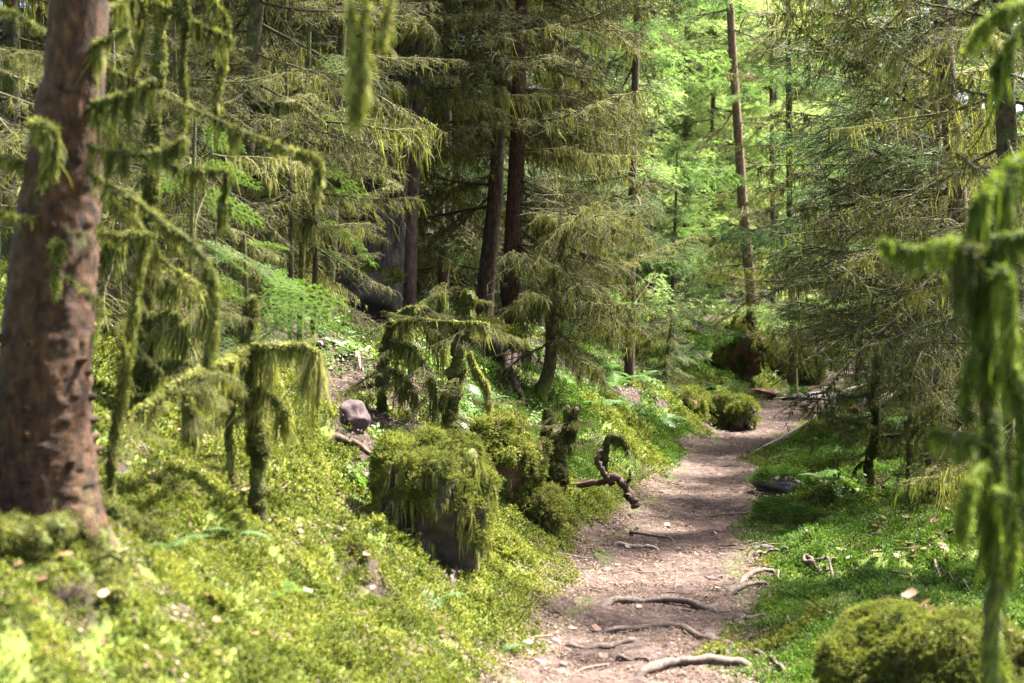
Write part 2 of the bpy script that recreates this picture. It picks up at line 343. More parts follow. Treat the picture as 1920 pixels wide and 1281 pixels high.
def chips(seed):
    rng = np.random.default_rng(seed); mb = MB(); n = 16
    a = rng.uniform(0, TAU, n); r = .06 * np.sqrt(rng.uniform(0, 1, n)); root = np.stack([r * np.cos(a), r * np.sin(a), rng.uniform(.001, .006, n)], -1)
    aa = rng.uniform(0, TAU, n); d = np.stack([np.cos(aa), np.sin(aa), rng.normal(0, .12, n)], -1); sm = rng.random(n) < .7
    mb.blades(root, d, np.where(sm, rng.uniform(.012, .03, n), rng.uniform(.008, .018, n)), np.where(sm, .0022, rng.uniform(.005, .011, n)), rng, 0, rng.uniform(0, 1, n), .5, np.cross(d, np.array([0, 0, 1.]) + rng.normal(0, .2, (n, 3))))
    # a few tiny grit lumps
    for k in range(5):
        c = np.array([rng.uniform(-.05, .05), rng.uniform(-.05, .05), .002]); s = rng.uniform(.003, .007)
        V = c + s * np.array([[1, 0, 0], [0, 1, 0], [-1, 0, 0], [0, -1, 0], [0, 0, .9]]) * rng.uniform(.7, 1.3, (5, 1))
        mb.add(V, tris=[(0, 1, 4), (1, 2, 4), (2, 3, 4), (3, 0, 4)], var=rng.uniform(.2, 1))
    return mb
C_FEATHER = proto_collection("moss_tuft", [tuft_feather(s).mesh("moss_tuft", [M['moss']]) for s in range(5)])
C_LAWN = proto_collection("lawn_tuft", [tuft_upright(s + 20).mesh("lawn_tuft", [M['lawn']]) for s in range(4)])
C_HERB = proto_collection("herb", [herb(s + 40).mesh("herb", [M['herb']]) for s in range(4)])
C_CHIP = proto_collection("chip", [chips(s + 60).mesh("chip", [M['litter']]) for s in range(5)])
C_BEARDTUFT = proto_collection("olive_tuft", [tuft_feather(s + 80).mesh("olive_tuft", [M['beard']]) for s in range(4)])

C_LAWNBEARD = proto_collection("green_tuft", [tuft_feather(s + 90).mesh("green_tuft", [M['lawn_beard']]) for s in range(4)])
C_DARKTUFT = proto_collection("dark_tuft", [tuft_feather(s + 95).mesh("dark_tuft", [M['beard_dark']]) for s in range(4)])
def scatter_group(coll):
    ng = bpy.data.node_groups.new("scatter_" + coll.name, 'GeometryNodeTree')
    ng.interface.new_socket("Geometry", in_out='INPUT', socket_type='NodeSocketGeometry'); ng.interface.new_socket("Geometry", in_out='OUTPUT', socket_type='NodeSocketGeometry')
    N = ng.nodes; Lk = ng.links; gi = N.new("NodeGroupInput"); go = N.new("NodeGroupOutput")
    ci = N.new("GeometryNodeCollectionInfo"); ci.inputs["Collection"].default_value = coll; ci.inputs["Separate Children"].default_value = True; ci.inputs["Reset Children"].default_value = True
    ip = N.new("GeometryNodeInstanceOnPoints"); ip.inputs["Pick Instance"].default_value = True
    def na(nm, ty):
        a = N.new("GeometryNodeInputNamedAttribute"); a.data_type = ty; a.inputs["Name"].default_value = nm; return a.outputs["Attribute"]
    er = N.new("FunctionNodeEulerToRotation"); Lk.new(na("rot", 'FLOAT_VECTOR'), er.inputs[0])
    Lk.new(gi.outputs[0], ip.inputs["Points"]); Lk.new(ci.outputs[0], ip.inputs["Instance"]); Lk.new(na("idx", 'INT'), ip.inputs["Instance Index"])
    Lk.new(er.outputs[0], ip.inputs["Rotation"]); Lk.new(na("scl", 'FLOAT'), ip.inputs["Scale"]); Lk.new(ip.outputs[0], go.inputs[0])
    return ng
_groups = {}
def scatter(name, pts, normals, scl, coll, rng, parent=None, jitter=.2):
    n = len(pts); nn = nrm(normals + rng.normal(0, jitter, (n, 3)))
    ph = np.arctan2(nn[:, 1], nn[:, 0]); th = np.arccos(np.clip(nn[:, 2], -1, 1)); ps = rng.uniform(0, TAU, n)
    c1, s1, c2, s2, c3, s3 = np.cos(ph), np.sin(ph), np.cos(th), np.sin(th), np.cos(ps), np.sin(ps)
    r00 = c1 * c2 * c3 - s1 * s3; r10 = s1 * c2 * c3 + c1 * s3; r20 = -s2 * c3; r21 = s2 * s3; r22 = c2
    eul = np.stack([np.arctan2(r21, r22), np.arcsin(np.clip(-r20, -1, 1)), np.arctan2(r10, r00)], -1)
    me = bpy.data.meshes.new(name); me.vertices.add(n); me.vertices.foreach_set("co", pts.astype(np.float32).ravel())
    a = me.attributes.new("rot", 'FLOAT_VECTOR', 'POINT'); a.data.foreach_set("vector", eul.astype(np.float32).ravel())
    a = me.attributes.new("scl", 'FLOAT', 'POINT'); a.data.foreach_set("value", np.asarray(scl, np.float32).ravel())
    a = me.attributes.new("idx", 'INT', 'POINT'); a.data.foreach_set("value", rng.integers(0, len(coll.objects), n).astype(np.int32))
    o = link(name, me, parent)
    if coll.name not in _groups: _groups[coll.name] = scatter_group(coll)
    o.modifiers.new("scatter", 'NODES').node_group = _groups[coll.name]
    o["kind"] = "stuff"
    return o
def ground_pts(rng, y0, y1, dens, xl=None, xr=None):
    xm = .46 * y1 + .5; area = 2 * xm * (y1 - y0); n = int(dens * area)
    x = rng.uniform(-xm, xm, n); y = rng.uniform(y0, y1, n); k = np.abs(x) < .46 * y + .55
    return x[k], y[k]
def ground_n(x, y):
    e = .03; return nrm(np.stack([-(height(x + e, y) - height(x - e, y)) / (2 * e), -(height(x, y + e) - height(x, y - e)) / (2 * e), np.ones_like(x)], -1))
rng = np.random.default_rng(7)
fx, fy, fs = [], [], []; lx, ly, ls_ = [], [], []
for y0, y1, dens, s0, s1 in ((2.6, 6, 800, .7, 1.25), (6, 12, 380, 1.0, 1.7), (12, 19, 120, 1.6, 2.5), (19, 30, 60, 2.0, 3.2)):
    x, y = ground_pts(rng, y0, y1, dens); ul = pathL(y) - x; ur = x - pathR(y)
    m = moss_mask(x, y); k = (rng.random(len(x)) < smooth(.18, .55, m) * np.clip(.8 + .6 * n2(x, y, 9, 2, 78), .2, 1)) & (np.maximum(ul, ur) > -.22)
    x, y, ul, ur, m = x[k], y[k], ul[k], ur[k], m[k]; s = rng.uniform(s0, s1, len(x)) * np.where(m < .5, .7, 1)
    nz = n2(x, y, .9, 2, 77)
    lawn = (ur > -.1) & (nz < .35) | (ul > -.1) & (y > 10.5) & (nz > -.2)
    fx.append(x[~lawn]); fy.append(y[~lawn]); fs.append(s[~lawn]); lx.append(x[lawn]); ly.append(y[lawn]); ls_.append(s[lawn])
def put(name, x, y, s, coll, lab, cat, jit=.2, dz=0.):
    o = scatter(name, np.stack([x, y, height(x, y) + dz], -1), ground_n(x, y), s, coll, rng, None, jit)
    return tag(o, lab, cat)
put("feather_moss", np.concatenate(fx), np.concatenate(fy), np.concatenate(fs), C_FEATHER, "yellow green feathery moss carpeting the left bank", "moss")
put("lawn_moss", np.concatenate(lx), np.concatenate(ly), np.concatenate(ls_), C_LAWN, "short bright green moss lawn beside the path", "moss", .15)
x, y = [], []
for y0, y1, dens in ((5, 9, 14), (9, 16, 26), (16, 28, 16)):
    a, b = ground_pts(rng, y0, y1, dens); ul = pathL(b) - a; ur = a - pathR(b); nz = n2(a, b, .6, 3, 55)
    k = ((ul > .9) & (nz > .35) & (b > 7)) | ((ur > .6) & (nz > .15) & (b > 10)) | ((ul > .25) & (b > 15) & (nz > -.1)); x.append(a[k]); y.append(b[k])
x = np.concatenate(x); y = np.concatenate(y)
put("leafy_undergrowth", x, y, rng.uniform(.8, 1.7, len(x)), C_HERB, "small leafy green plants scattered on the forest floor", "undergrowth", .15)
x, y = [], []
for y0, y1, dens in ((3, 7, 700), (7, 13, 380), (13, 28, 90)):
    a, b = ground_pts(rng, y0, y1, dens); ul = pathL(b) - a; ur = a - pathR(b); inn = np.maximum(ul, ur)
    keep = np.where(inn < .1, .75, np.where(moss_mask(a, b) < .45, .6, .10)) ; k = rng.random(len(a)) < keep; x.append(a[k]); y.append(b[k])
x = np.concatenate(x); y = np.concatenate(y)
put("needle_litter", x, y, rng.uniform(.7, 1.5, len(x)) * np.interp(y, [6, 20], [1, 1.7]), C_CHIP, "brown fallen needles and bark chips strewn over the path", "litter", .08, .022)

# ------------------------------------------------------------------ branches
def tri_normals(V, T): return nrm(np.cross(V[T[:, 1]] - V[T[:, 0]], V[T[:, 2]] - V[T[:, 0]]))
def sample(V, T, n, rng):
    cr = np.cross(V[T[:, 1]] - V[T[:, 0]], V[T[:, 2]] - V[T[:, 0]]); A = np.linalg.norm(cr, axis=1); N = nrm(cr)
    k = rng.choice(len(T), n, p=A / A.sum()); a = rng.random((n, 2)); f = a.sum(1) > 1; a[f] = 1 - a[f]
    return V[T[k, 0]] + (V[T[k, 1]] - V[T[k, 0]]) * a[:, :1] + (V[T[k, 2]] - V[T[k, 0]]) * a[:, 1:], N[k]
def seg_interp(Pt, t):
    Pt = np.asarray(Pt, float); K = len(Pt); f = np.clip(np.asarray(t, float), 0, 1) * (K - 1); i = np.minimum(f.astype(int), K - 2); w = (f - i)[..., None]
    return Pt[i] * (1 - w) + Pt[i + 1] * w
def spline(pts, n):
    """Catmull-Rom through the points, resampled"""
    p = np.asarray(pts, float); p = np.vstack([2 * p[0] - p[1], p, 2 * p[-1] - p[-2]]); out = []
    m = len(p) - 3
    for f in np.linspace(0, m, n):
        i = min(int(f), m - 1); t = f - i; a, b, c, d = p[i:i + 4]
        out.append(.5 * (2 * b + (c - a) * t + (2 * a - 5 * b + 4 * c - d) * t * t + (3 * b - a - 3 * c + d) * t ** 3))
    return np.array(out)
def branch_mesh(seed, L=2.0, a1=-.2, a2=.15, nlat=36, nsub=6, strand=90, slen=.14, green=0, light=False, hang=.25, limb_moss=.4, dark=False, sw=.006, need_L=.02, need_W=.0042, need_n=14, limb_r=.014, lat_r=.0065, sub_r=.0034):
    rng = np.random.default_rng(seed); mb = MB(); K = 12; t = np.linspace(0, 1, K)
    wy = rng.normal(0, .05) * L; limb = np.stack([L * t, wy * np.sin(t * rng.uniform(2, 4)), L * (a1 * t + a2 * t ** 2) + .02 * np.sin(t * 9 + seed)], -1)
    mb.tubes(limb, np.interp(t, [0, 1], [limb_r * L ** .5, .004]), 5, 0, rng.uniform(.2, .6))
    tl = np.sort(rng.uniform(.06, .99, nlat)); base = seg_interp(limb, tl); sgn = np.where(np.arange(nlat) % 2 == 0, 1, -1)
    ang = rng.uniform(.7, 1.2, nlat) * sgn; ll = L * (.08 + .40 * (1 - tl) ** .8 * np.minimum(1, tl * 4 + .35)) * rng.uniform(.45, 1.1, nlat)
    k5 = np.linspace(0, 1, 5); d = np.stack([np.cos(ang), np.sin(ang), rng.normal(-.12, .16, nlat)], -1)
    lat = base[:, None] + d[:, None] * (ll[:, None] * k5)[..., None]
    lat[:, :, 0] += .16 * ll[:, None] * k5 ** 2; lat[:, :, 2] -= (hang * rng.uniform(.3, 1.6, nlat) * ll)[:, None] * k5 ** 1.7
    lat[:, 1:] += rng.normal(0, .012, (nlat, 4, 3))
    mb.tubes(lat, (lat_r * (1 - .68 * k5))[None] * rng.uniform(.7, 1.3, (nlat, 1)), 3, 0, rng.uniform(.1, .9, nlat))
    n = nlat * nsub; li = np.repeat(np.arange(nlat), nsub); ts = rng.uniform(.15, 1, n); f = ts * 4; ii = np.minimum(f.astype(int), 3); w = (f - ii)[:, None]
    sb = lat[li, ii] * (1 - w) + lat[li, ii + 1] * w; a3 = ang[li] + rng.choice([-1, 1], n) * rng.uniform(.5, 1.1, n)
    sd = np.stack([np.cos(a3), np.sin(a3), rng.normal(-.15 - hang * .8, .35, n)], -1); sl = rng.uniform(.06, .24, n) * np.minimum(1, ll[li] * 2.4 + .2)
    k3 = np.linspace(0, 1, 3); sub = sb[:, None] + nrm(sd)[:, None] * (sl[:, None] * k3)[..., None]; sub[:, :, 2] -= hang * .35 * sl[:, None] * k3 ** 2
    sub[:, 1] += rng.normal(0, .007, (n, 3))
    mb.tubes(sub, (sub_r * (1 - .6 * k3))[None].repeat(n, 0), 3, 0, rng.uniform(.2, 1, n))
    # moss fuzz on the limb and laterals
    if limb_moss:
        nf = int(420 * limb_moss); tt = rng.random(nf) ** 1.2; p = seg_interp(limb, tt); dd = rng.normal(0, 1, (nf, 3)); dd[:, 2] -= .3
        mb.blades(p, dd, rng.uniform(.015, .04, nf), .010, rng, 1, rng.uniform(.2, .9, nf))
        nf = int(900 * limb_moss); li2 = rng.integers(0, nlat, nf); tt = rng.random(nf) * .85; f = tt * 4; ii = np.minimum(f.astype(int), 3); w = (f - ii)[:, None]
        p = lat[li2, ii] * (1 - w) + lat[li2, ii + 1] * w; dd = rng.normal(0, 1, (nf, 3)); dd[:, 2] -= .8
        mb.blades(p, dd, rng.uniform(.015, .035, nf), .008, rng, 1, rng.uniform(.1, .9, nf))
    if strand:
        ns = strand // 3; src = rng.random(ns) < .25; p = np.where(src[:, None], seg_interp(limb, rng.random(ns)), 0)
        li2 = rng.integers(0, nlat, ns); tt = rng.random(ns); f = tt * 4; ii = np.minimum(f.astype(int), 3); w = (f - ii)[:, None]
        p = np.where(src[:, None], p, lat[li2, ii] * (1 - w) + lat[li2, ii + 1] * w)
        SL = rng.exponential(slen, ns) * .7 + .03; m = rng.integers(2, 5, ns)
        R = np.repeat(p, m, 0) + rng.normal(0, .009, (m.sum(), 3)); LL = np.repeat(np.minimum(SL, slen * 3.2), m) * rng.uniform(.35, 1.1, m.sum())
        mb.strands(R, LL, rng.uniform(.5, 1.6, m.sum()) * sw, rng, 1, np.repeat(rng.uniform(.05, .95, ns), m), .10)
    if green:
        use = (tl[li] > .22) | (ts > .5); A = sub[use, 0]; B = sub[use, 2]; m = need_n
        for rep in range(2):
            if rep: A = lat[:, 2]; B = lat[:, 4]; m = int(need_n * 1.5)
            nn = len(A); tt = np.tile(np.linspace(.08, 1, m), nn); seg = np.repeat(B - A, m, 0); p = np.repeat(A, m, 0) + seg * tt[:, None]; sdn = nrm(seg)
            sd2 = nrm(np.cross(sdn, np.array([0, 0, 1.]))); sg = np.tile(np.where(np.arange(m) % 2 == 0, 1., -1.), nn)[:, None]
            D = sdn * .65 + sd2 * sg * .8 + np.array([0, 0, .22]) + rng.normal(0, .2, p.shape)
            mb.blades(p, D, rng.uniform(.7, 1.2, len(p)) * need_L, need_W, rng, 2, np.repeat(rng.uniform(0, 1, nn), m) * .7 + .3 * tt, .5)
    return mb.mesh("branch", [M['twig'], M['beard_dark'] if dark else M['beard'], M['needle_bright'] if light == 2 else M['needle_light'] if light else M['needle']])
PR_ = {
    'dead':  [branch_mesh(100 + k, 2.0, -.12 - .06 * k, .14, 32, 6, 320, .09, hang=.22, limb_moss=.9, sw=.008) for k in range(4)],
    'dark':  [branch_mesh(120 + k, 2.0, -.10 - .07 * k, .10, 34, 6, 520, .13, hang=.3, limb_moss=1.0, dark=k % 2 == 0, sw=.008) for k in range(4)],
    'beard': [branch_mesh(140 + k, 2.0, -.15 - .08 * k, .06, 30, 5, 900, .17, hang=.45, limb_moss=1.4, dark=k % 3 == 1, sw=.0085) for k in range(4)],
    'green': [branch_mesh(160 + k, 2.0, -.22 - .06 * k, .22, 44, 8, 50, .07, green=1, hang=.25, limb_moss=.1, need_L=.034, need_W=.008) for k in range(3)],
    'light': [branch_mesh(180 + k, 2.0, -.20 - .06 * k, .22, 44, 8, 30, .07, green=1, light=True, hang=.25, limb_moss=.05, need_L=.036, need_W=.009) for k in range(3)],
    'bright': [branch_mesh(190 + k, 2.0, -.20 - .06 * k, .22, 30, 6, 0, .07, green=1, light=2, hang=.2, limb_moss=.02, need_L=.045, need_W=.012, need_n=10) for k in range(3)],  # lit copy of the green branches, sunlight put into the needle colour
    'mix':   [branch_mesh(200 + k, 2.0, -.20 - .06 * k, .16, 46, 7, 160, .10, green=1, hang=.25, limb_moss=.4, need_L=.03, need_W=.006, need_n=9) for k in range(3)],
}

# ------------------------------------------------------------------ trees
def trunk_mesh(pts, rad, mats, base, seed=0, ns=18, flare=.0, moss=.5, ridge=.06, nubs=True, mossy_low=True, fine=False):
    """pts: world points bottom to top; one tapered, uneven trunk with knots, relative to base"""
    rng = np.random.default_rng(seed); mb = MB(); L = np.linalg.norm(np.diff(pts, axis=0), axis=1).sum(); n = int(np.clip(L / .09, 14, 110)) if not fine else 420
    p = spline(pts, n); r = spline([(a, 0, 0) for a in rad], n)[:, 0]; r = np.maximum(r, .004)
    z = np.linspace(0, L, n); r = r * (1 + flare * np.exp(-z / (.9 * max(rad[0] * 2, .1))))
    def disp(V):
        q = V.reshape(-1, 3); nz = fbm(np.stack([q[:, 0] * 9, q[:, 1] * 9, q[:, 2] * 2.2], -1) + seed, 3, 3)
        fl = fbm(np.stack([q[:, 0] * 6, q[:, 1] * 6, q[:, 2] * .6], -1), 2, seed + 7)
        hz = np.clip(1 - (q[:, 2] - p[0, 2]) / (1.5 * max(rad[0] * 2, .1)), 0, 1)
        if fine:
            pl = vnoise(np.stack([q[:, 0] * 55, q[:, 1] * 55, q[:, 2] * 38], -1), 61); nz = nz + .9 * np.clip(pl * 2.2, -.6, .5) + .35 * vnoise(q * 120, 62)
        return (1 + ridge * nz + .35 * flare * hz * fl).reshape(V.shape[:-1])
    var = moss + .28 * np.exp(-z / .5) if mossy_low else np.full(n, moss)
    k0 = mb.n; mb.tubes(p - base, r, ns, 0, .5, disp=None if ridge == 0 else (lambda V: disp(V + base)))
    mb.a[-1] = np.repeat(var, ns)
    if nubs:
        m = int(L * 7); tt = rng.uniform(.12, 1, m); c = seg_interp(p, tt) - base; rr = np.interp(tt, np.linspace(0, 1, n), r); a = rng.uniform(0, TAU, m)
        o = np.stack([np.cos(a), np.sin(a), rng.normal(.1, .2, m)], -1); ln = rr * .12 + rng.uniform(.004, .03, m)
        q = c[:, None] + o[:, None] * (rr[:, None] * .85 + ln[:, None] * np.linspace(0, 1, 3))[..., None]
        mb.tubes(q, (rr * .11 + .003)[:, None] * np.array([1.3, .9, .25]), 5, 0, .3)
    return mb.mesh("trunk", mats, True), p, r
def place_branch(root, base, pos, az, proto, sc, tilt, rng, name="branch"):
    o = bpy.data.objects.new(name, proto); COL.objects.link(o); o.parent = root
    o.location = pos - base; o.rotation_euler = (rng.normal(0, .2), tilt, az); o.scale = (sc, sc, sc * rng.uniform(.85, 1.15))
    return o
def in_clear(p0, az, L):
    """branches keep clear of the walker's view down the path and of the camera"""
    for t in (.35, .7, 1.0):
        q = p0 + np.array([math.cos(az), math.sin(az), -.12]) * L * t
        if q[1] < 4.6 and abs(q[0]) < 2.2 and q[1] > -1: return True
        if q[1] < 18 and q[2] < 5.5:
            pxx = CX + q[0] / max(q[1], .3) * F_PX; pyy = HOR - (q[2] - CAM_Z) / max(q[1], .3) * F_PX
            if 1240 < pxx < 1420 and q[1] < 21: return True
            if 1230 < pxx < 1560 and pyy > 640: return True
            if 1400 < pxx < 1670 and pyy > 690 or 1400 < pxx < 1800 and pyy > 860: return True
            if 500 < pxx < 1250 and q[1] < 9 and pyy > 500: return True
    return False
def tree(name, label, pts, d, top, mats, spec, seed, group=None, flare=.35, moss=.45, ns=16, ridge=.06, ext=None, rtop=.03, nubs=True, fine=False):
    """pts: (x, y, width) in the photograph's pixels from the foot up, at distance d; spec: (z0, z1, step, kinds, size0, size1, az0, az1)"""
    rng = np.random.default_rng(seed)
    w = [P(a, b, d) for a, b, c in pts]; r = [c * d / F_PX / 2 for a, b, c in pts]
    gz = float(height(w[0][0], w[0][1])); foot = np.array([w[0][0] - (w[1] - w[0])[0] * .15, w[0][1], gz - .12])
    if w[0][2] > gz + .15: w = [foot] + w; r = [r[0] * 1.05] + r
    else: w[0] = foot
    if top > w[-1][2] + .3:
        dr = nrm((w[-1] - w[max(-3, -len(w))])); dr = dr / max(dr[2], .3); e = top - w[-1][2]; q = w[-1]; rl = r[-1]
        for f in (.35, .7, 1.0): w.append(q + dr * e * f * np.array([.6, .6, 1])); r.append(rl + (rtop - rl) * f)
    base = np.array([foot[0], foot[1], gz])
    root = thing(name, label, "tree", base, group)
    me, p, rr = trunk_mesh(np.array(w), r, mats, base, seed, ns, flare, moss, ridge, nubs, True, fine); link("trunk", me, root)
    az = rng.uniform(0, TAU)
    for (z0, z1, step, kinds, s0, s1, a0, a1) in spec:
        z = z0
        while z < z1:
            z += step * rng.uniform(.5, 1.5); az += 2.4 + rng.normal(0, .35)
            a = az % TAU if a0 is None else a0 + (az % TAU) / TAU * (a1 - a0)
            i = int(np.argmin(np.abs(p[:, 2] - (base[2] + z)))); f = (z - z0) / max(z1 - z0, .01); sc = (s0 + (s1 - s0) * f) * rng.uniform(.65, 1.2)
            if z > z1 or in_clear(p[i], a, 2 * sc): continue
            kind = kinds[rng.integers(len(kinds))]; pr = PR_[kind][rng.integers(len(PR_[kind]))]
            place_branch(root, base, p[i], a, pr, sc, rng.normal(.06, .24), rng)
    return root, p, rr, base
def copy_tree(root, loc, rot, sc, label=None):
    r = root.copy(); COL.objects.link(r); r.location = loc; r.rotation_euler = (0, 0, rot); r.scale = (sc, sc, sc)
    if label: r["label"] = label
    for ch in root.children:
        c = ch.copy(); COL.objects.link(c); c.parent = r
    return r
def moss_limb(root, base, pts, r0, r1, seed, beards=1.0, blen=.12, name="branch", fuzz=1.0, moss_r=1.25, mat='beard', n=None, wood='twig', sw=.006, tuft=None, bare=.0):
    """a limb wrapped in moss: wood core, lumpy moss sleeve, fuzz and hanging strands, as one part"""
    rng = np.random.default_rng(seed); pts = np.asarray(pts, float); L = np.linalg.norm(np.diff(pts, axis=0), axis=1).sum()
    n = n or int(np.clip(L / .013, 10, 150)); p = spline(pts, n) - base; t = np.linspace(0, 1, n); r = r0 + (r1 - r0) * t; mb = MB()
    wob_ = np.stack([vnoise(np.stack([t * L / .11, t * 0 + seed, t * 0 + a_], -1), 31) for a_ in (0.3, 5.3, 9.3)], -1); p = p + rng.normal(0, r0 * .12, p.shape) + wob_ * (.008 + .35 * r0) * np.sin(np.pi * np.clip(t, 0, 1))[:, None] ** .5
    mb.tubes(p, r, 7, 0, .5, cap=True)
    lump = 1 + .32 * vnoise(np.stack([t * L / max(.06, r0 * 4), t * 0 + seed, t * 0], -1), 3) + .25 * vnoise(np.stack([t * L / max(.018, r0 * 1.6), t * 0 + seed, t * 0], -1), 5)
    rm = r * moss_r * np.maximum(lump, .35)
    if bare: rm = np.where(vnoise(np.stack([t * L / .12, t * 0 + seed * 1.7, t * 0], -1), 11) * .5 + .5 < bare, r * .8, rm)
    dn = np.zeros_like(p); dn[:, 2] = -(rm - r) * .35
    mb.tubes(p + dn, rm, 11, 1, .12, disp=lambda V: 1 + .34 * vnoise(V * 55, seed) + .25 * vnoise(V * 140, seed + 1))
    nf = int(L * 3800 * fuzz * (.4 + r0 / .018)); tt = rng.random(nf); c = seg_interp(p + dn, tt); tan = seg_interp(np.gradient(p, axis=0), tt)
    o = nrm(np.cross(nrm(tan), rng.normal(size=(nf, 3)))); rr = np.interp(tt, t, rm); D = o + np.array([0, 0, -.45]) + rng.normal(0, .35, (nf, 3))
    mb.blades(c + o * rr[:, None] * .8, D, rng.uniform(.007, .022, nf) * rng.uniform(.5, 1.2, nf), rng.uniform(.003, .0065, nf), rng, 1, np.clip(.35 + .8 * vnoise(c * 30, seed) + rng.normal(0, .2, nf), 0, 1), .45)
    if beards:
        nb = int(L * 60 * beards) + 1; tt = rng.random(nb); clump = np.clip(.15 + 1.3 * (vnoise(np.stack([tt * L / .09, tt * 0 + seed, tt * 0], -1), 17) * .5 + .5) ** 2, 0, 1.3)
        m = rng.integers(5, 13, nb); c = np.repeat(seg_interp(p + dn, tt), m, 0) + rng.normal(0, .007, (m.sum(), 3)); LL = np.repeat(blen * clump * rng.uniform(.5, 1.3, nb), m) * rng.uniform(.4, 1.1, m.sum()) + .015
        c[:, 2] -= np.repeat(np.interp(tt, t, rm), m) * .5
        mb.strands(c, LL, rng.uniform(.5, 1.5, m.sum()) * sw, rng, 1, np.clip(np.repeat(rng.uniform(.1, .9, nb), m) + rng.normal(0, .1, m.sum()), 0, 1), .09)
    o = mb.obj(name, [M[wood], M[mat]], root, (0,))
    if r0 + r1 > .034 and fuzz > .5:
        q = MB(); V = q.tubes(p + dn, rm * .95, 8)[0].reshape(-1, 3); T = np.concatenate(q.q); T = np.concatenate([T[:, :3], T[:, [0, 2, 3]]])
        ar = np.linalg.norm(np.cross(V[T[:, 1]] - V[T[:, 0]], V[T[:, 2]] - V[T[:, 0]]), axis=1).sum() / 2
        pp, nn = sample(V, T, int(ar * 4200), rng); nn = nrm(nn * np.sign(((pp - seg_interp(p, np.argmin(((pp[:, None] - p[None]) ** 2).sum(-1), 1) / (n - 1))) * nn).sum(-1, keepdims=True)) + np.array([0, 0, -.3]))
        scatter("moss", pp, nn, rng.uniform(.14, .34, len(pp)), {'beard': C_BEARDTUFT, 'lawn_beard': C_LAWNBEARD, 'beard_dark': C_DARKTUFT}[mat], rng, o, .5)
    return o
def px_limb(root, base, pl, seed, **kw):
    """pl: (x, y, d) points in the photograph"""
    r0 = kw.pop('w0') * pl[0][2] / F_PX / 2; r1 = kw.pop('w1') * pl[-1][2] / F_PX / 2
    return moss_limb(root, base, [P(*q) for q in pl], r0, r1, seed, **kw)

# ---- the big spruce trunk on the left bank, with moss-wrapped dead limbs
D1 = 4.2
T1 = [(95, 1035, 215), (90, 930, 190), (85, 800, 172), (88, 640, 166), (110, 400, 146), (132, 200, 124), (150, 0, 108)]
root, tp, tr, base = tree("spruce_tree", "big red-brown spruce trunk on the left bank with moss-wrapped dead branches", T1, D1, 9.5, [M['bark_red']], [(4.4, 9.2, .16, ['green', 'mix', 'dead'], 1.1, .5, None, None)], 11, flare=.28, moss=.42, ns=72, ridge=.045, fine=True)
S = 1000
for pl, w0, w1, kw in [
    ([(170, 92, 4.15), (205, 72, 4.1), (243, 48, 4.1)], 16, 14, dict(blen=.10)),
    ([(165, 197, 4.15), (215, 188, 4.05), (262, 172, 4.0), (290, 148, 4.0)], 14, 22, dict(blen=.11, beards=1.3)),
    ([(190, 118, 4.3), (290, 172, 4.4), (400, 222, 4.4), (480, 255, 4.35), (555, 283, 4.3), (596, 303, 4.3), (597, 330, 4.3), (592, 352, 4.3)], 10, 12, dict(blen=.07, beards=1.1)),
    ([(165, 272, 4.1), (215, 286, 4.0), (275, 288, 3.95), (318, 280, 3.95), (345, 258, 3.95)], 10, 14, dict(blen=.10, beards=1.2)),
    ([(172, 325, 4.1), (240, 368, 4.05), (300, 408, 4.0), (365, 466, 3.95), (398, 515, 3.95), (404, 560, 3.95), (400, 610, 3.95), (385, 690, 3.95)], 8, 14, dict(blen=.10, beards=1.2, moss_r=1.9)),
    ([(180, 428, 4.15), (225, 440, 4.1), (272, 440, 4.1), (268, 470, 4.1), (258, 560, 4.1), (246, 640, 4.1)], 7, 8, dict(blen=.09, beards=1.3)),
    ([(200, 250, 4.3), (260, 280, 4.5), (330, 312, 4.6), (395, 318, 4.6), (428, 326, 4.6), (420, 365, 4.6), (412, 412, 4.6)], 9, 10, dict(blen=.08, beards=1.2)),
    ([(60, 235, 3.98), (80, 232, 3.9), (100, 240, 3.85), (98, 290, 3.85), (75, 340, 3.85)], 26, 10, dict(blen=.09, beards=2.2, moss_r=1.6)),
    ([(95, 470, 4.0), (105, 455, 3.95), (116, 458, 3.92), (112, 500, 3.92), (104, 560, 3.92)], 12, 5, dict(blen=.08, beards=1.0)),
    ([(78, 414, 4.1), (45, 408, 4.05), (0, 400, 4.0), (-60, 392, 4.0)], 6, 8, dict(blen=.05, beards=.6, bare=.4)),
    ([(60, 310, 4.2), (20, 300, 4.1), (-40, 280, 4.1)], 10, 16, dict(blen=.10, beards=1.4)),
    ([(185, 360, 4.3), (215, 385, 4.4), (250, 410, 4.5), (300, 480, 4.55), (380, 540, 4.6)], 7, 9, dict(blen=.12, beards=1.2)),
    ([(120, 515, 4.0), (150, 540, 3.95), (185, 575, 3.95), (190, 600, 3.95), (172, 630, 3.95)], 5, 4, dict(blen=.03, beards=.3, fuzz=.3)),
    ([(140, 30, 4.3), (90, 60, 4.5), (20, 20, 4.7), (-50, 10, 4.8)], 5, 5, dict(blen=.04, beards=.4, bare=.5)),
    ([(190, 20, 4.3), (260, -10, 4.5), (320, 25, 4.5), (390, 50, 4.5), (440, 75, 4.5)], 9, 7, dict(blen=.09, beards=1.3)),
]:
    S += 1; px_limb(root, base, pl, S, w0=w0 * .46, w1=w1 * .46, **kw)
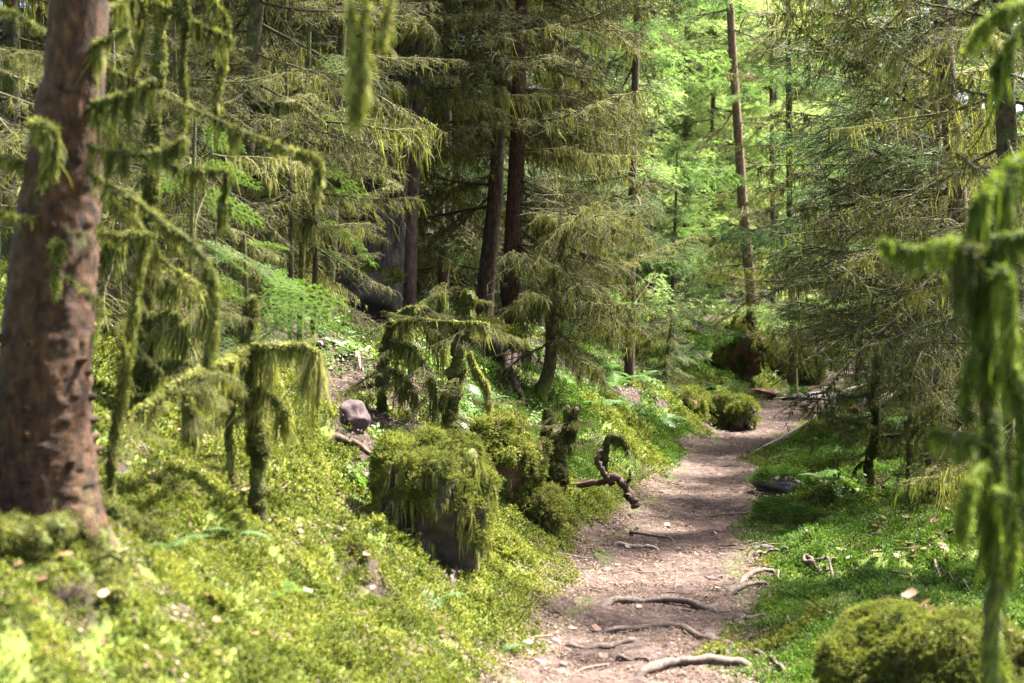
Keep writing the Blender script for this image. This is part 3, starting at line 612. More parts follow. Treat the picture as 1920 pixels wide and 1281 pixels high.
# hanging moss-wrapped twigs dangling out of the crown above the bank
for pl, w0, w1, kw in [
    ([(352, -120, 4.5), (350, -20, 4.5), (346, 40, 4.5), (340, 100, 4.5), (348, 165, 4.5), (342, 230, 4.5)], 9, 9, dict(blen=.07, beards=1.0, moss_r=1.8)),
    ([(395, -140, 4.6), (400, -10, 4.6), (428, 40, 4.6), (418, 100, 4.6), (412, 160, 4.6), (405, 215, 4.6)], 7, 10, dict(blen=.07, beards=1.1, moss_r=1.8)),
    ([(280, -120, 4.5), (270, -10, 4.5), (262, 60, 4.5), (252, 120, 4.5)], 6, 8, dict(blen=.07, beards=1.0, moss_r=1.8)),
    ([(640, -120, 3.0), (655, 0, 3.0), (664, 80, 3.0), (660, 160, 3.0), (668, 240, 3.0)], 6, 6, dict(blen=.05, beards=1.0)),
    ([(700, -120, 3.0), (690, 0, 3.0), (680, 90, 3.0), (676, 230, 3.0)], 5, 4, dict(blen=.05, beards=.9)),
    ([(730, -120, 3.0), (735, -20, 3.0), (722, 30, 3.0), (712, 90, 3.0)], 5, 4, dict(blen=.04, beards=.8)),
]:
    S += 1; px_limb(root, base, pl, S, w0=w0 * .46, w1=w1 * .46, **kw)
# the limb those twigs hang from, above the frame
px_limb(root, base, [(150, -120, 4.2), (280, -120, 4.5), (400, -140, 4.6), (540, -150, 3.8), (640, -120, 3.0), (760, -125, 3.0)], 1099, w0=26, w1=12, blen=.05, beards=.4, fuzz=.4)
# surface roots at the foot, mossy
for k, pl in enumerate([[(150, 960, 4.15), (200, 1010, 4.0), (215, 1060, 3.9), (225, 1110, 3.85)], [(40, 980, 4.1), (20, 1000, 3.9), (-40, 1010, 3.8)], [(130, 985, 4.05), (90, 1015, 3.85), (30, 985, 3.75), (-30, 960, 3.7)], [(160, 930, 4.3), (230, 960, 4.5), (300, 975, 4.7)]]):
    W = [P(*q) for q in pl]
    for q in W[1:]: q[2] = float(height(q[0], q[1])) + .04
    moss_limb(root, base, W, .042, .018, 1200 + k, beards=.5, blen=.05, name="surface_root", moss_r=1.1, wood='bark_red')

# ---- moss-hung dead saplings behind the big trunk
def dead_sapling(name, label, limbs, seed, group=None, cat="tree", twigs=1.0):
    x, y, d = limbs[0][0][0]; b = P(x, y, d); b[2] = float(height(b[0], b[1]))
    root = thing(name, label, cat, b, group)
    for k, (pl, w0, w1, kw) in enumerate(limbs):
        if k == 0:
            W = [P(*q) for q in pl]; W[0][2] = b[2] - .06
            kw = dict(wood='bark_moss') | kw
            moss_limb(root, b, W, w0 * d / F_PX / 2, w1 * d / F_PX / 2, seed, name="trunk", **kw)
        else: px_limb(root, b, pl, seed + k, w0=w0, w1=w1, **kw)
        W = [P(*q) for q in pl]; L = np.linalg.norm(np.diff(W, axis=0), axis=1).sum(); rg = np.random.default_rng(seed + 500 + k)
        if twigs:
            for j in range(int(L * 15 * twigs)):
                q = seg_interp(np.array(W), np.array(rg.uniform(.15, 1))); pr = PR_['beard' if rg.random() < .6 else 'dead']
                place_branch(root, b, q, rg.uniform(0, TAU), pr[rg.integers(len(pr))], rg.uniform(.06, .2) * (1 if pl[0][2] > 7 else .5), rg.normal(.15, .35), rg, "side_twig")
    return root
dead_sapling("dead_sapling", "dead sapling smothered in hanging moss, arms spread over the bank", [
    ([(488, 935, 5.6), (480, 830, 5.6), (470, 720, 5.6), (462, 630, 5.6), (470, 560, 5.6)], 30, 20, dict(beards=2.2, blen=.14, moss_r=1.1)),
    ([(468, 650, 5.6), (520, 655, 5.5), (570, 650, 5.4), (598, 662, 5.4)], 12, 8, dict(beards=2.6, blen=.26)),
    ([(466, 650, 5.6), (420, 680, 5.4), (340, 715, 5.2), (240, 785, 5.0)], 14, 10, dict(beards=.9, blen=.12)),
    ([(470, 720, 5.6), (510, 745, 5.5), (540, 775, 5.5)], 8, 8, dict(beards=2.0, blen=.2)),
    ([(465, 640, 5.6), (440, 690, 5.5), (430, 800, 5.5), (438, 905, 5.5)], 8, 10, dict(beards=.9, blen=.12)),
    ([(475, 735, 5.6), (400, 700, 5.2), (355, 740, 5.1), (370, 800, 5.1)], 7, 8, dict(beards=1.6, blen=.16))], 2000)
dead_sapling("dead_sapling", "thin crooked mossy stem rising right beside the big red-brown trunk", [
    ([(205, 960, 4.5), (215, 850, 4.5), (228, 740, 4.5), (240, 640, 4.5), (262, 520, 4.5), (270, 440, 4.5)], 10, 8, dict(beards=.8, blen=.08, moss_r=1.6))], 2050)
dead_sapling("dead_sapling", "straight moss-sleeved young stem standing between big trunk and spread-armed sapling", [
    ([(268, 800, 6.2), (272, 700, 6.2), (275, 600, 6.2), (282, 480, 6.2), (285, 380, 6.2), (290, 250, 6.2), (300, 60, 6.2), (305, -100, 6.2)], 24, 18, dict(beards=.9, blen=.12, moss_r=1.3)),
    ([(280, 500, 6.2), (330, 520, 6.1), (390, 560, 6.0), (400, 640, 6.0)], 8, 6, dict(beards=2.0, blen=.2)),
    ([(275, 600, 6.2), (320, 590, 6.1), (350, 610, 6.0)], 8, 6, dict(beards=2.4, blen=.26)),
    ([(272, 690, 6.2), (330, 680, 6.0), (380, 700, 5.9)], 8, 6, dict(beards=2.0, blen=.2)),
    ([(284, 420, 6.2), (220, 440, 6.0), (190, 480, 6.0)], 7, 6, dict(beards=2.0, blen=.18))], 2070)

# ---- a tangle of thin dead young spruces on the left bank
for k, (x, d, yt, w, lab) in enumerate([(215, 7.5, 60, 12, "behind the big red-brown trunk"), (330, 8.2, 40, 12, "behind the moss-sleeved young stem"), (400, 7.4, 250, 10, "behind the long drooping mossy limb"), (540, 8.6, 120, 12, "beyond the bright young fir"),
        (585, 10.2, 200, 12, "next to the slender pale-footed spruce"), (250, 9.8, 0, 14, "in the shade right of the big trunk"), 
        (420, 11.5, 30, 14, "deep behind the spread-armed sapling"), (-10, 6.8, 40, 14, "left of the big red-brown trunk"), (500, 10.5, 20, 13, "behind the silvery young fir")]):
    X_ = (x - CX) / F_PX * d; yb_ = HOR + (CAM_Z - float(height(X_, d))) / d * F_PX; ht = (yb_ - yt) / F_PX * d
    tree("dead_spruce", "thin dead spruce hung with moss " + lab, [(x, yb_, w), (x + 6, yb_ * .6 + yt * .4, w * .8), (x - 4, yt, w * .5)], d, 0, [M['bark_moss']], [(.35, ht, .055, ['beard', 'dead', 'dead', 'dark'], .34, .3, None, None)], 2500 + k, "dead young spruces on the left bank", nubs=False, ns=8)

# ---- slim mossy trunks on the left
root, p, r, b = tree("spruce_tree", "slim mossy spruce behind the spread-armed sapling, branches hung with moss", [(445, 640, 42), (446, 500, 38), (450, 380, 36), (460, 280, 34), (470, 170, 31), (478, 60, 28), (484, -40, 26)], 9.0, 8.5, [M['bark_moss']], [(.9, 3.6, .06, ['beard', 'dead', 'dark', 'dead'], .5, .6, None, None), (3.6, 8, .2, ['green', 'dark'], .8, .5, None, None)], 31)
for k, (pl, w0, w1, kw) in enumerate([([(470, 195, 9), (520, 190, 8.8), (560, 170, 8.6), (600, 210, 8.5)], 8, 6, dict(beards=2.2, blen=.22)), ([(455, 335, 9), (520, 325, 8.8), (600, 330, 8.5), (640, 345, 8.5)], 7, 5, dict(beards=.8, blen=.1)), ([(448, 390, 9), (500, 370, 8.8), (560, 380, 8.6), (590, 420, 8.5)], 9, 7, dict(beards=2.6, blen=.3))]):
    px_limb(root, b, pl, 2300 + k, w0=w0, w1=w1, **kw)
tree("spruce_tree", "slender spruce with pale moss on its foot beside the dark rock", [(606, 640, 26), (612, 560, 22), (622, 470, 20), (628, 300, 18), (640, 100, 16), (646, -20, 15)], 11.5, 8, [M['bark_moss']], [(1.3, 5, .08, ['beard', 'dead', 'dark', 'dead'], .5, .55, None, None)], 32)
tree("spruce_tree", "old spruce with thick grey furrowed trunk above the dark rock", [(706, 575, 130), (708, 540, 112), (714, 480, 98), (722, 400, 88), (735, 250, 80), (748, 50, 70), (752, -60, 66)], 14.2, 15, [M['bark_grey']], [(2.2, 7, .16, ['dead', 'beard', 'dead'], .5, .8, 2.6, 6.0), (7, 14, .3, ['green', 'dark'], 1.2, .5, None, None)], 33, flare=.45, ridge=.12, ns=36, moss=.35)
tree("spruce_tree", "thin brown spruce standing just right of the old grey trunk", [(768, 560, 26), (770, 500, 24), (773, 400, 22), (778, 300, 21), (785, 150, 20), (791, 30, 18)], 13.4, 10, [M['bark_brown']], [(1.5, 6.0, .07, ['dead', 'dark', 'beard', 'dead'], .65, .8, -.6, 3.8), (1.9, 6, .16, ['dead', 'beard'], .5, .6, 3.8, 5.6), (5, 9.5, .25, ['green', 'dark'], .9, .4, None, None)], 34)
tree("spruce_tree", "left of two leaning reddish spruces with pale worn foot", [(905, 600, 38), (911, 540, 35), (920, 450, 31), (930, 350, 28), (935, 200, 24), (936, 60, 21), (938, -30, 20)], 15.0, 11, [M['bark_brown']], [(1.3, 6.4, .08, ['dark', 'dead', 'beard', 'dead'], .75, .9, .3, 3.9), (2.2, 6, .16, ['dead', 'beard'], .6, .8, 3.6, 5.8), (6, 10.5, .25, ['green', 'dark'], .9, .4, None, None)], 35, moss=.30)
tree("spruce_tree", "right of two leaning reddish spruces, darker and curved at its foot", [(976, 645, 40), (962, 590, 37), (956, 540, 36), (961, 450, 33), (967, 350, 31), (972, 200, 27), (976, 50, 23), (978, -40, 22)], 14.0, 11, [M['bark_red']], [(.9, 2.6, .07, ['beard', 'dark', 'beard'], .6, .95, -.7, .9), (1.6, 5.6, .10, ['dark', 'beard', 'dead'], .85, 1.0, -.8, 1.2), (2.2, 5.6, .3, ['dark', 'dead'], .7, .9, None, None), (5.6, 10.5, .25, ['green', 'dark'], .9, .4, None, None)], 36, moss=.30)
# bushy mossy spruce right of the pair, filling the middle with hanging curtains
tree("spruce_tree", "crooked spruce veiled to the ground by grey-green hanging moss", [(1010, 720, 26), (1030, 690, 24), (1034, 640, 22), (1034, 570, 20), (1052, 470, 15), (1068, 400, 9)], 13.0, 2.6, [M['bark_brown']], [(.45, 1.9, .035, ['beard', 'beard', 'dead'], .5, .42, -2.1, 1.2)], 37, rtop=.008)
tree("spruce_tree", "fine-twigged spruce between the veiled spruce and the far pale trunk", [(1180, 690, 20), (1182, 600, 18), (1185, 400, 16), (1190, 200, 14), (1195, 0, 12)], 17.5, 9.5, [M['bark_brown']], [(.4, 7.5, .07, ['dead', 'dead', 'light', 'mix'], .6, .7, None, None), (7, 9.3, .15, ['light'], .6, .3, None, None)], 38)
tree("young_spruce", "small dark mossy young spruce standing on the bank by the ferns", [(1243, 735, 12), (1248, 690, 10), (1255, 640, 8), (1258, 610, 6)], 19.0, 2.0, [M['bark_moss']], [(.08, 1.1, .028, ['dark', 'mix', 'beard'], .26, .16, None, None)], 39, rtop=.006)
tree("young_spruce", "young spruce with fresh blue-green needles beyond the ferns", [(1255, 720, 16), (1258, 620, 13), (1262, 520, 10), (1266, 430, 7)], 22.0, 4.2, [M['bark_brown']], [(.25, 4.0, .055, ['light', 'green', 'light'], .55, .16, None, None)], 40, rtop=.008)
tree("spruce_tree", "tall straight spruce with pale orange-brown trunk far beyond the path bend", [(1414, 640, 22), (1412, 600, 20), (1404, 500, 20), (1394, 400, 19), (1384, 250, 17), (1374, 100, 15), (1368, -20, 14)], 26.0, 15, [M['palebark']] if 'palebark' in M else [M['bark_brown']], [(.8, 3.2, .16, ['beard', 'dead', 'dead'], .75, .7, None, None), (3.2, 6, .3, ['dead', 'light'], .7, .8, None, None), (6.0, 14, .4, ['bright', 'light'], 1.1, .5, None, None)], 41, moss=.1)

# ---- the spruces on the right
tree("spruce_tree", "brown spruce on the right whose dead twigs sweep over the path", [(1815, 760, 44), (1812, 600, 42), (1800, 450, 38), (1790, 300, 36), (1776, 150, 33), (1762, 0, 30), (1752, -100, 28)], 11.0, 7.2, [M['bark_brown']], [(1.3, 4.7, .058, ['dead', 'dark', 'dark', 'mix', 'mix'], .95, 1.25, 1.75, 4.1), (.25, 1.5, .05, ['dark', 'beard', 'dead'], .55, .7, 2.3, 4.9), (1.0, 4.7, .14, ['dark', 'beard', 'dead'], .8, .9, None, None), (4.8, 7, .4, ['green'], .5, .3, None, None)], 51)
tree("spruce_tree", "dark mossy spruce at the right edge behind the foreground dead stem", [(1905, 840, 48), (1900, 650, 46), (1895, 450, 42), (1888, 250, 38), (1880, 50, 34), (1876, -60, 32)], 8.0, 9, [M['bark_moss']], [(.5, 4.6, .06, ['beard', 'dark', 'dead'], .5, .55, None, None)], 52)
tree("spruce_tree", "spruce with green-tipped drooping branches behind the sweeping dead twigs", [(1720, 700, 34), (1716, 500, 30), (1712, 300, 28), (1706, 100, 26), (1702, -20, 24)], 17.0, 7.4, [M['bark_brown']], [(.5, 5.6, .08, ['mix', 'green', 'dead', 'dark'], 1.0, .9, None, None), (5.6, 7.0, .4, ['green'], .6, .4, None, None)], 53)
tree("spruce_tree", "low-skirted dark spruce filling the shade behind the thin mossy dead sapling", [(1745, 800, 30), (1748, 650, 27), (1752, 450, 24), (1754, 200, 22)], 14.0, 5.6, [M['bark_brown']], [(.15, 3.4, .045, ['dark', 'beard', 'dead', 'dark'], .75, .7, None, None), (3.4, 5.4, .3, ['green', 'mix'], .6, .4, None, None)], 55)
tree("spruce_tree", "thin dark spruce left of the path bend rubble with sparse twigs", [(1488, 690, 15), (1486, 600, 14), (1482, 450, 13), (1480, 250, 12), (1478, 0, 11)], 23.5, 10, [M['bark_moss']], [(.9, 6.8, .2, ['dead', 'dark', 'beard'], .6, .6, None, None)], 54)

# ---- the wood behind
far_dark = "slender dark spruce deep in the wood on the left slope"
far_light = "spruce with sunlight painted into its pale green, far back along the path"
far_right = "sunlit spruce in the wood behind the right-hand trees"
rb = np.random.default_rng(99)
def far_tree(x, d, w, kinds, label, group, seed, z1=9, step=.16, s=1.0, top=12, bark='bark_brown', z0=.7, ztop=True):
    X = (x - CX) / F_PX * d; gz = float(height(X, d)); yb = HOR + (CAM_Z - gz) / d * F_PX
    lean = rb.normal(0, 12)
    return tree("spruce_tree", label, [(x, yb, w), (x + lean * .4, yb - 200, w * .9), (x + lean, yb - 420, w * .8)], d, gz + top, [M[bark]], [(z0, z1, step, kinds, s, s * .85, None, None)] + ([(z1, top - .3, .3, [kinds[0] if kinds[0] in ('light', 'green', 'bright') else 'green'], s, s * .4, None, None)] if ztop else []), seed, group, nubs=False, ns=10, ridge=.04, rtop=.02)
k = 0
for x, d, w in [(20, 9.5, 40), (-60, 12, 45), (150, 13, 34), (235, 17, 30), (330, 12.5, 30), (400, 18, 26), (540, 15, 28), (595, 20, 30), (660, 24, 24), (560, 27, 26), (830, 19, 22), (860, 25, 24), (300, 24, 26), (90, 21, 30), (450, 30, 24), (720, 32, 24), (180, 31, 24), (880, 33, 22), (1010, 21, 18), (1075, 28, 20), (60, 15.5, 30), (270, 20, 28), (370, 15.5, 26), (480, 21, 26), (510, 25, 24), (10, 26, 28), (640, 17, 20), (780, 22, 22), (130, 26, 26), (350, 28, 24)]:
    k += 1; far_tree(x, d, w, ['dark', 'dead', 'beard', 'dead', 'beard'] if d < 18 else ['dark', 'green', 'dead'], ("slender %s spruce with %s on the left slope" % (('brown-barked', 'mossy-barked', 'brown-barked')[k % 3], 'moss-hung dead branches' if d < 18 else 'dark green branches, deep in the wood')), "dark spruces on the left slope", 300 + k, 6.5 if d < 18 else 9, .085 if d < 18 else .13, .72 if d < 18 else 1.05, 11 if d < 18 else 14, ['bark_brown', 'bark_moss', 'bark_brown'][k % 3])
for x, d, w in [(1110, 24, 18), (1215, 30, 18), (1290, 34, 20), (1345, 40, 18), (1180, 42, 18), (1260, 50, 18), (1420, 46, 18), (1060, 48, 18), (1320, 60, 16), (1400, 64, 16), (980, 55, 18), (1230, 66, 16), (1150, 33, 14), (1250, 38, 14), (1310, 45, 16), (1370, 52, 16), (1455, 40, 14), (1100, 38, 16), (1480, 56, 16), (1280, 72, 16), (1350, 75, 16), (1430, 78, 16), (1190, 76, 16), (1330, 33, 10), (1450, 32, 10)]:
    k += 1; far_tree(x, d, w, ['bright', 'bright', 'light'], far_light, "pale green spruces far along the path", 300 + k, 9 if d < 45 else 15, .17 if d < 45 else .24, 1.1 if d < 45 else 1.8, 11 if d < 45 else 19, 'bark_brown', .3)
for x, d, w in [(1510, 36, 18), (1640, 38, 20), (1700, 29, 22), (1850, 27, 24), (1870, 32, 22), (1560, 48, 18), (1680, 54, 18), (1820, 46, 18), (1950, 22, 24), (2050, 19, 26), (2140, 24, 24), (2060, 30, 22), (1610, 22.5, 14)]:
    k += 1; far_tree(x, d, w, ['light', 'bright', 'green', 'mix'], far_right, "spruces behind the right-hand trees", 300 + k, 9 if d < 40 else 14, .24 if d < 40 else .3, 1.0 if d < 40 else 1.5, 9.3 if d < 40 else 15, 'bark_brown', .8, ztop=False)

# ------------------------------------------------------------------ rocks, mounds and stumps
import bmesh
def ico(sub):
    bm = bmesh.new(); bmesh.ops.create_icosphere(bm, subdivisions=sub, radius=1); bm.verts.ensure_lookup_table()
    V = np.array([v.co[:] for v in bm.verts]); T = np.array([[v.index for v in f.verts] for f in bm.faces]); bm.free(); return V, T
ICO = {k: ico(k) for k in (1, 2, 3, 4, 5)}
def rock_shape(size, seed, sub=4, facets=9, rough=.12):
    rng = np.random.default_rng(seed); V, T = ICO[sub]; V = V.copy()
    for k in range(facets):
        n = nrm(rng.normal(size=3)); c = rng.uniform(.62, .9); d = V @ n; V = np.where((d > c)[:, None], V - n * (d - c)[:, None] * .92, V)
    V = V + nrm(V) * (rough * fbm(V * 2.2 + seed, 4, seed))[:, None]
    return V * np.array(size), T
ROCKV = {}
def mossy_rock(name, label, cat, pos, size, seed, mat='rock', thr=.15, dens=900, tuft=1.0, coll=None, fringe=0, flen=.12, sub=4, rot=0, sink=.3, group=None, noise_thr=.5, facets=9, rough=.12, part="stone", fmat='beard', side=0):
    rng = np.random.default_rng(seed); V, T = rock_shape(size, seed, sub, facets, rough); c, s = math.cos(rot), math.sin(rot)
    V = V @ np.array([[c, s, 0], [-s, c, 0], [0, 0, 1]]); V[:, 2] += size[2] * (1 - sink * 2)
    root = thing(name, label, cat, pos, group); ROCKV[label] = V + np.asarray(pos)
    mb = MB(); mb.add(V, tris=T, var=.35 + .25 * (V[:, 2] > size[2])); mb.obj(part, [M[mat]], root, True)
    area = np.linalg.norm(np.cross(V[T[:, 1]] - V[T[:, 0]], V[T[:, 2]] - V[T[:, 0]]), axis=1).sum() / 2
    p, nn = sample(V, T, int(area * dens * 1.5), rng); k = nn[:, 2] + noise_thr * vnoise(p * 5 + seed, seed) + side * nn[:, 0] > thr
    k &= p[:, 2] > -.05
    if k.any():
        p, nn = p[k], nn[k]; bump = np.clip(.6 * vnoise(p / max(size) * 2.6, seed + 9) + .5 * vnoise(p / max(size) * 7, seed + 10) + .5, 0, 1.3); p = p + nn * (bump * .055 * tuft)[:, None]; ol = (vnoise(p / max(size) * 5, seed + 11) + rng.normal(0, .35, len(p)) > .12) & (coll is None)
        sc_ = rng.uniform(.45, 1.0, len(p)) * tuft * (.6 + .7 * bump)
        scatter("moss_cap", p[~ol], nn[~ol], sc_[~ol], coll or C_FEATHER, rng, root, .4)
        if ol.any(): scatter("moss_cap", p[ol], nn[ol], sc_[ol], C_BEARDTUFT, rng, root, .5)
    if fringe:
        p, nn = sample(V, T, fringe * 6, rng); k = np.abs(nn[:, 2] + .25 * vnoise(p * 4 + seed, seed) - thr) < .28; p, nn = p[k][:fringe], nn[k][:fringe]
        cl = np.clip(.2 + 1.4 * (vnoise(p * 9, seed + 5) * .5 + .5) ** 2, 0, 1.4); m = 6; R = np.repeat(p + nn * .02, m, 0) + rng.normal(0, .007, (len(p) * m, 3))
        mb = MB(); mb.strands(R, np.repeat(flen * cl, m) * rng.uniform(.4, 1.1, len(R)) + .02, rng.uniform(.004, .009, len(R)), rng, 0, np.clip(np.repeat(rng.uniform(.1, .9, len(p)), m), 0, 1), .07)
        fo = mb.obj("moss_fringe", [M[fmat]], root); fo["kind"] = "stuff"
    return root
def gp(x, y, dz=0.): q = G(x, y); q[2] += dz; return q
b1 = P(800, 1085, 6.9); b1[2] = float(height(b1[0], b1[1]))
mossy_rock("boulder", "square boulder with bare sandstone front and moss cap with dangling fringe, beside the path", "boulder", b1, (.33, .34, .40), 5, 'rock', .24, 1700, .8, None, 700, .18, 5, .3, .36, noise_thr=.45, facets=14, rough=.2)
b2 = P(925, 925, 9.0); b2[2] = float(height(b2[0], b2[1]))
mossy_rock("root_mound", "lumpy mossy root mound with rusty bare patches below the leaning mossy stem", "mound", b2 + np.array([.03, .15, 0]), (.26, .28, .30), 8, 'earth', .1, 1000, 1.1, None, 260, .12, 4, 0, .2, noise_thr=.9, rough=.32, part="earth_core")
b3 = P(1738, 1300, 4.6); b3[2] = float(height(b3[0], b3[1]))
mossy_rock("boulder", "rounded boulder wholly covered in moss at the foot of the foreground dead stem", "boulder", b3 + np.array([.08, .15, 0]), (.40, .42, .31), 12, 'rock', -.35, 2600, .6, None, 120, .05, 5, .2, .28, noise_thr=.5, rough=.2)
b4 = gp(1370, 806); mossy_rock("boulder", "mossy boulder with bare brownish face at the inside of the path bend", "boulder", b4, (.33, .32, .29), 15, 'rock', .35, 420, 1.1, None, 260, .12, 4, .4, .26, noise_thr=.9, facets=4, rough=.3)
b5 = gp(1310, 790) + np.array([-.1, .5, 0]); mossy_rock("mound", "bright mossy hummock behind the boulder at the path bend", "mound", b5, (.30, .36, .24), 16, 'earth', -.2, 300, 1.5, None, 0, .1, 4, 0, .3, rough=.42, facets=3, noise_thr=.9, part="earth_core")
b6 = gp(1470, 925); mossy_rock("stone_slab", "low flat stone half covered by moss on the right verge of the path", "stone", b6 + np.array([0, .1, 0]), (.27, .20, .09), 17, 'stone', .2, 900, 1.2, C_LAWN, 0, .1, 4, .1, .25, noise_thr=1.1)
b7 = gp(1480, 985); mossy_rock("moss_hummock", "small green moss hummock in front of the flat mossy stone", "mound", b7, (.22, .16, .08), 18, 'earth', -.6, 1100, 1.1, C_LAWN, 0, .1, 3, 0, .3, part="earth_core")
mossy_rock("moss_hummock", "green moss hummock under the thin mossy dead sapling on the right", "mound", gp(1640, 925) + np.array([.1, .1, -.03]), (.55, .35, .16), 19, 'earth', -.6, 700, 1.3, C_LAWN, 0, .1, 3, 0, .3, part="earth_core")
b8 = P(668, 640, 13.0); b8[2] = float(height(b8[0], b8[1]))
mossy_rock("boulder", "dark almost black rock under the old grey trunk", "boulder", b8, (.42, .32, .30), 21, 'rock_dark', .75, 150, 1.5, None, 0, .1, 4, .3, .25)
mossy_rock("stone", "bare purplish angular stone lying on the green slope", "stone", gp(660, 798), (.10, .09, .105), 22, 'stone_dark', 2, 10, 1, None, 0, .1, 4, .5, .3, facets=22, rough=.09)
mossy_rock("boulder", "dark smooth rock half buried under the leaning reddish spruces", "boulder", P(915, 690, 13.2) * np.array([1, 1, 0]) + np.array([0, 0, float(height(P(915, 690, 13.2)[0], 13.2)) - .05]), (.30, .26, .26), 24, 'rock_dark', .55, 300, 1.4, None, 0, .1, 4, .5, .3)
# uprooted stump with a hollow and reddish earth at the bend
b9 = gp(1400, 722) + np.array([0, .3, 0])
r9 = mossy_rock("uprooted_stump", "uprooted stump with moss cap over a rusty hollow at the end of the path", "stump", b9 + np.array([-.08, 0, .12]), (.44, .46, .56), 27, 'earth', .2, 340, 1.5, None, 300, .25, 4, .2, .2, noise_thr=.6, rough=.25, part="root_plate")
base9 = np.array(r9.location)
moss_limb(r9, base9, [base9 + np.array(q) for q in ((.18, -.25, .95), (.28, -.34, .55), (.34, -.42, .15))], .035, .02, 2701, beards=.5, blen=.1, name="root", wood='deadwood', bare=.7)
moss_limb(r9, base9, [base9 + np.array(q) for q in ((.05, -.3, .9), (.22, -.42, .7), (.38, -.45, .42))], .025, .012, 2702, beards=.3, blen=.1, name="root", wood='deadwood', bare=.7)
moss_limb(r9, base9, [base9 + np.array(q) for q in ((.2, .0, .75), (.22, .0, 1.0), (.18, 0, 1.15))], .06, .045, 2703, beards=.8, blen=.1, name="stub", wood='bark_moss')
mossy_rock("root_mound", "olive mossy mound beside the uprooted stump", "mound", gp(1480, 712) + np.array([0, .35, 0]), (.62, .5, .42), 28, 'earth', -.6, 260, 2.2, C_BEARDTUFT, 260, .15, 4, 0, .25, part="earth_core")
mossy_rock("earth_patch", "bare reddish earth slide spilling from the stump hollow", "earth", gp(1425, 742), (.30, .45, .10), 29, 'earth', 2, 10, 1, None, 0, .1, 4, .3, .3, part="earth_core")
mossy_rock("stone_slab", "flat bare purplish rock in the path at the bend", "stone", gp(1535, 752), (.62, .40, .10), 30, 'stone', .95, 150, 1.6, C_LAWN, 0, .1, 4, .2, .3, noise_thr=.6)
mossy_rock("stone", "pale block of stone beside the fallen log at the bend", "stone", gp(1605, 752), (.26, .18, .14), 35, 'stone', .7, 200, 1.6, C_LAWN, 0, .1, 3, .6, .25)

# ------------------------------------------------------------------ mossy dead stems round the mound
dead_sapling("dead_tree", "leaning club-shaped dead stem thick with moss above the root mound", [
    ([(838, 850, 9.0), (846, 770, 9.0), (856, 690, 9.0), (868, 620, 9.0), (880, 548, 9.0)], 24, 20, dict(beards=1.6, blen=.10, moss_r=1.1)),
    ([(850, 730, 9.0), (830, 740, 8.9), (825, 770, 8.9)], 10, 8, dict(beards=2, blen=.12))], 3000, cat="dead tree")
dead_sapling("dead_shrub", "dead shrub draped in a curtain of hanging moss left of the leaning stem", [
    ([(716, 830, 9.0), (715, 740, 9.0), (716, 680, 9.0), (722, 640, 9.0), (735, 600, 9.0)], 14, 10, dict(beards=1.6, blen=.12, moss_r=1.1)),
    ([(722, 640, 9.0), (745, 590, 9.1), (790, 575, 9.1), (838, 612, 9.1)], 5, 4, dict(beards=3.0, blen=.44, moss_r=1.5)),
    ([(735, 610, 9.0), (780, 600, 8.9), (850, 606, 8.9), (915, 608, 8.9)], 5, 4, dict(beards=2.2, blen=.16, moss_r=1.5)),
    ([(730, 640, 9.0), (770, 650, 8.8), (800, 690, 8.8), (815, 740, 8.8)], 8, 6, dict(beards=3.0, blen=.34)),
    ([(820, 600, 9.2), (828, 570, 9.2), (832, 530, 9.2)], 7, 6, dict(beards=2.4, blen=.22)),
    ([(716, 690, 9.0), (750, 700, 8.9), (780, 740, 8.8)], 7, 5, dict(beards=2.6, blen=.26))], 3100, cat="shrub")
dead_sapling("dead_tree", "arched mossy stem drooping behind the root mound", [
    ([(930, 790, 9.6), (915, 740, 9.6), (890, 690, 9.6), (880, 660, 9.6)], 9, 7, dict(beards=2.2, blen=.14))], 3150, cat="dead tree")
r = dead_sapling("forked_log", "forked mossy log with one bare-tipped arm pointing up beside the path", [
    ([(1000, 868, 9.6), (1035, 845, 9.55), (1065, 815, 9.5), (1080, 768, 9.5)], 24, 14, dict(beards=1.2, blen=.13, bare=.25, wood='deadwood')),
    ([(1022, 850, 9.6), (1025, 800, 9.6), (1027, 768, 9.6)], 14, 12, dict(beards=.9, blen=.08)),
    ([(1050, 840, 9.5), (1058, 800, 9.5), (1062, 762, 9.5)], 10, 8, dict(beards=.9, blen=.08)),
    ([(1000, 868, 9.6), (1020, 880, 9.5), (1050, 900, 9.4)], 22, 16, dict(beards=1.0, blen=.10, wood='deadwood')),
    ([(1045, 840, 9.5), (1052, 870, 9.45), (1058, 905, 9.4)], 12, 14, dict(beards=1.4, blen=.10))], 3200, cat="log")
b = gp(1020, 985)
mossy_rock("tree_stump", "small sawn-off mossy stump with brown end beside the path", "stump", b, (.13, .15, .13), 33, 'bark_moss', -.3, 1500, .9, C_BEARDTUFT, 160, .12, 4, 0, .2, part="stump_body")
moss_limb(thing("cut_branch", "short cut branch end poking from the small mossy stump", "branch", b), b, [b + np.array(q) for q in ((0, .06, .15), (-.02, -.1, .17), (-.03, -.17, .18))], .032, .03, 3301, beards=1.2, blen=.12, wood='deadwood', name="branch_piece")
b = gp(1175, 940)
r = thing("driftwood_root", "reddish bare root snag with antler prong lying at the path edge", "root", b)
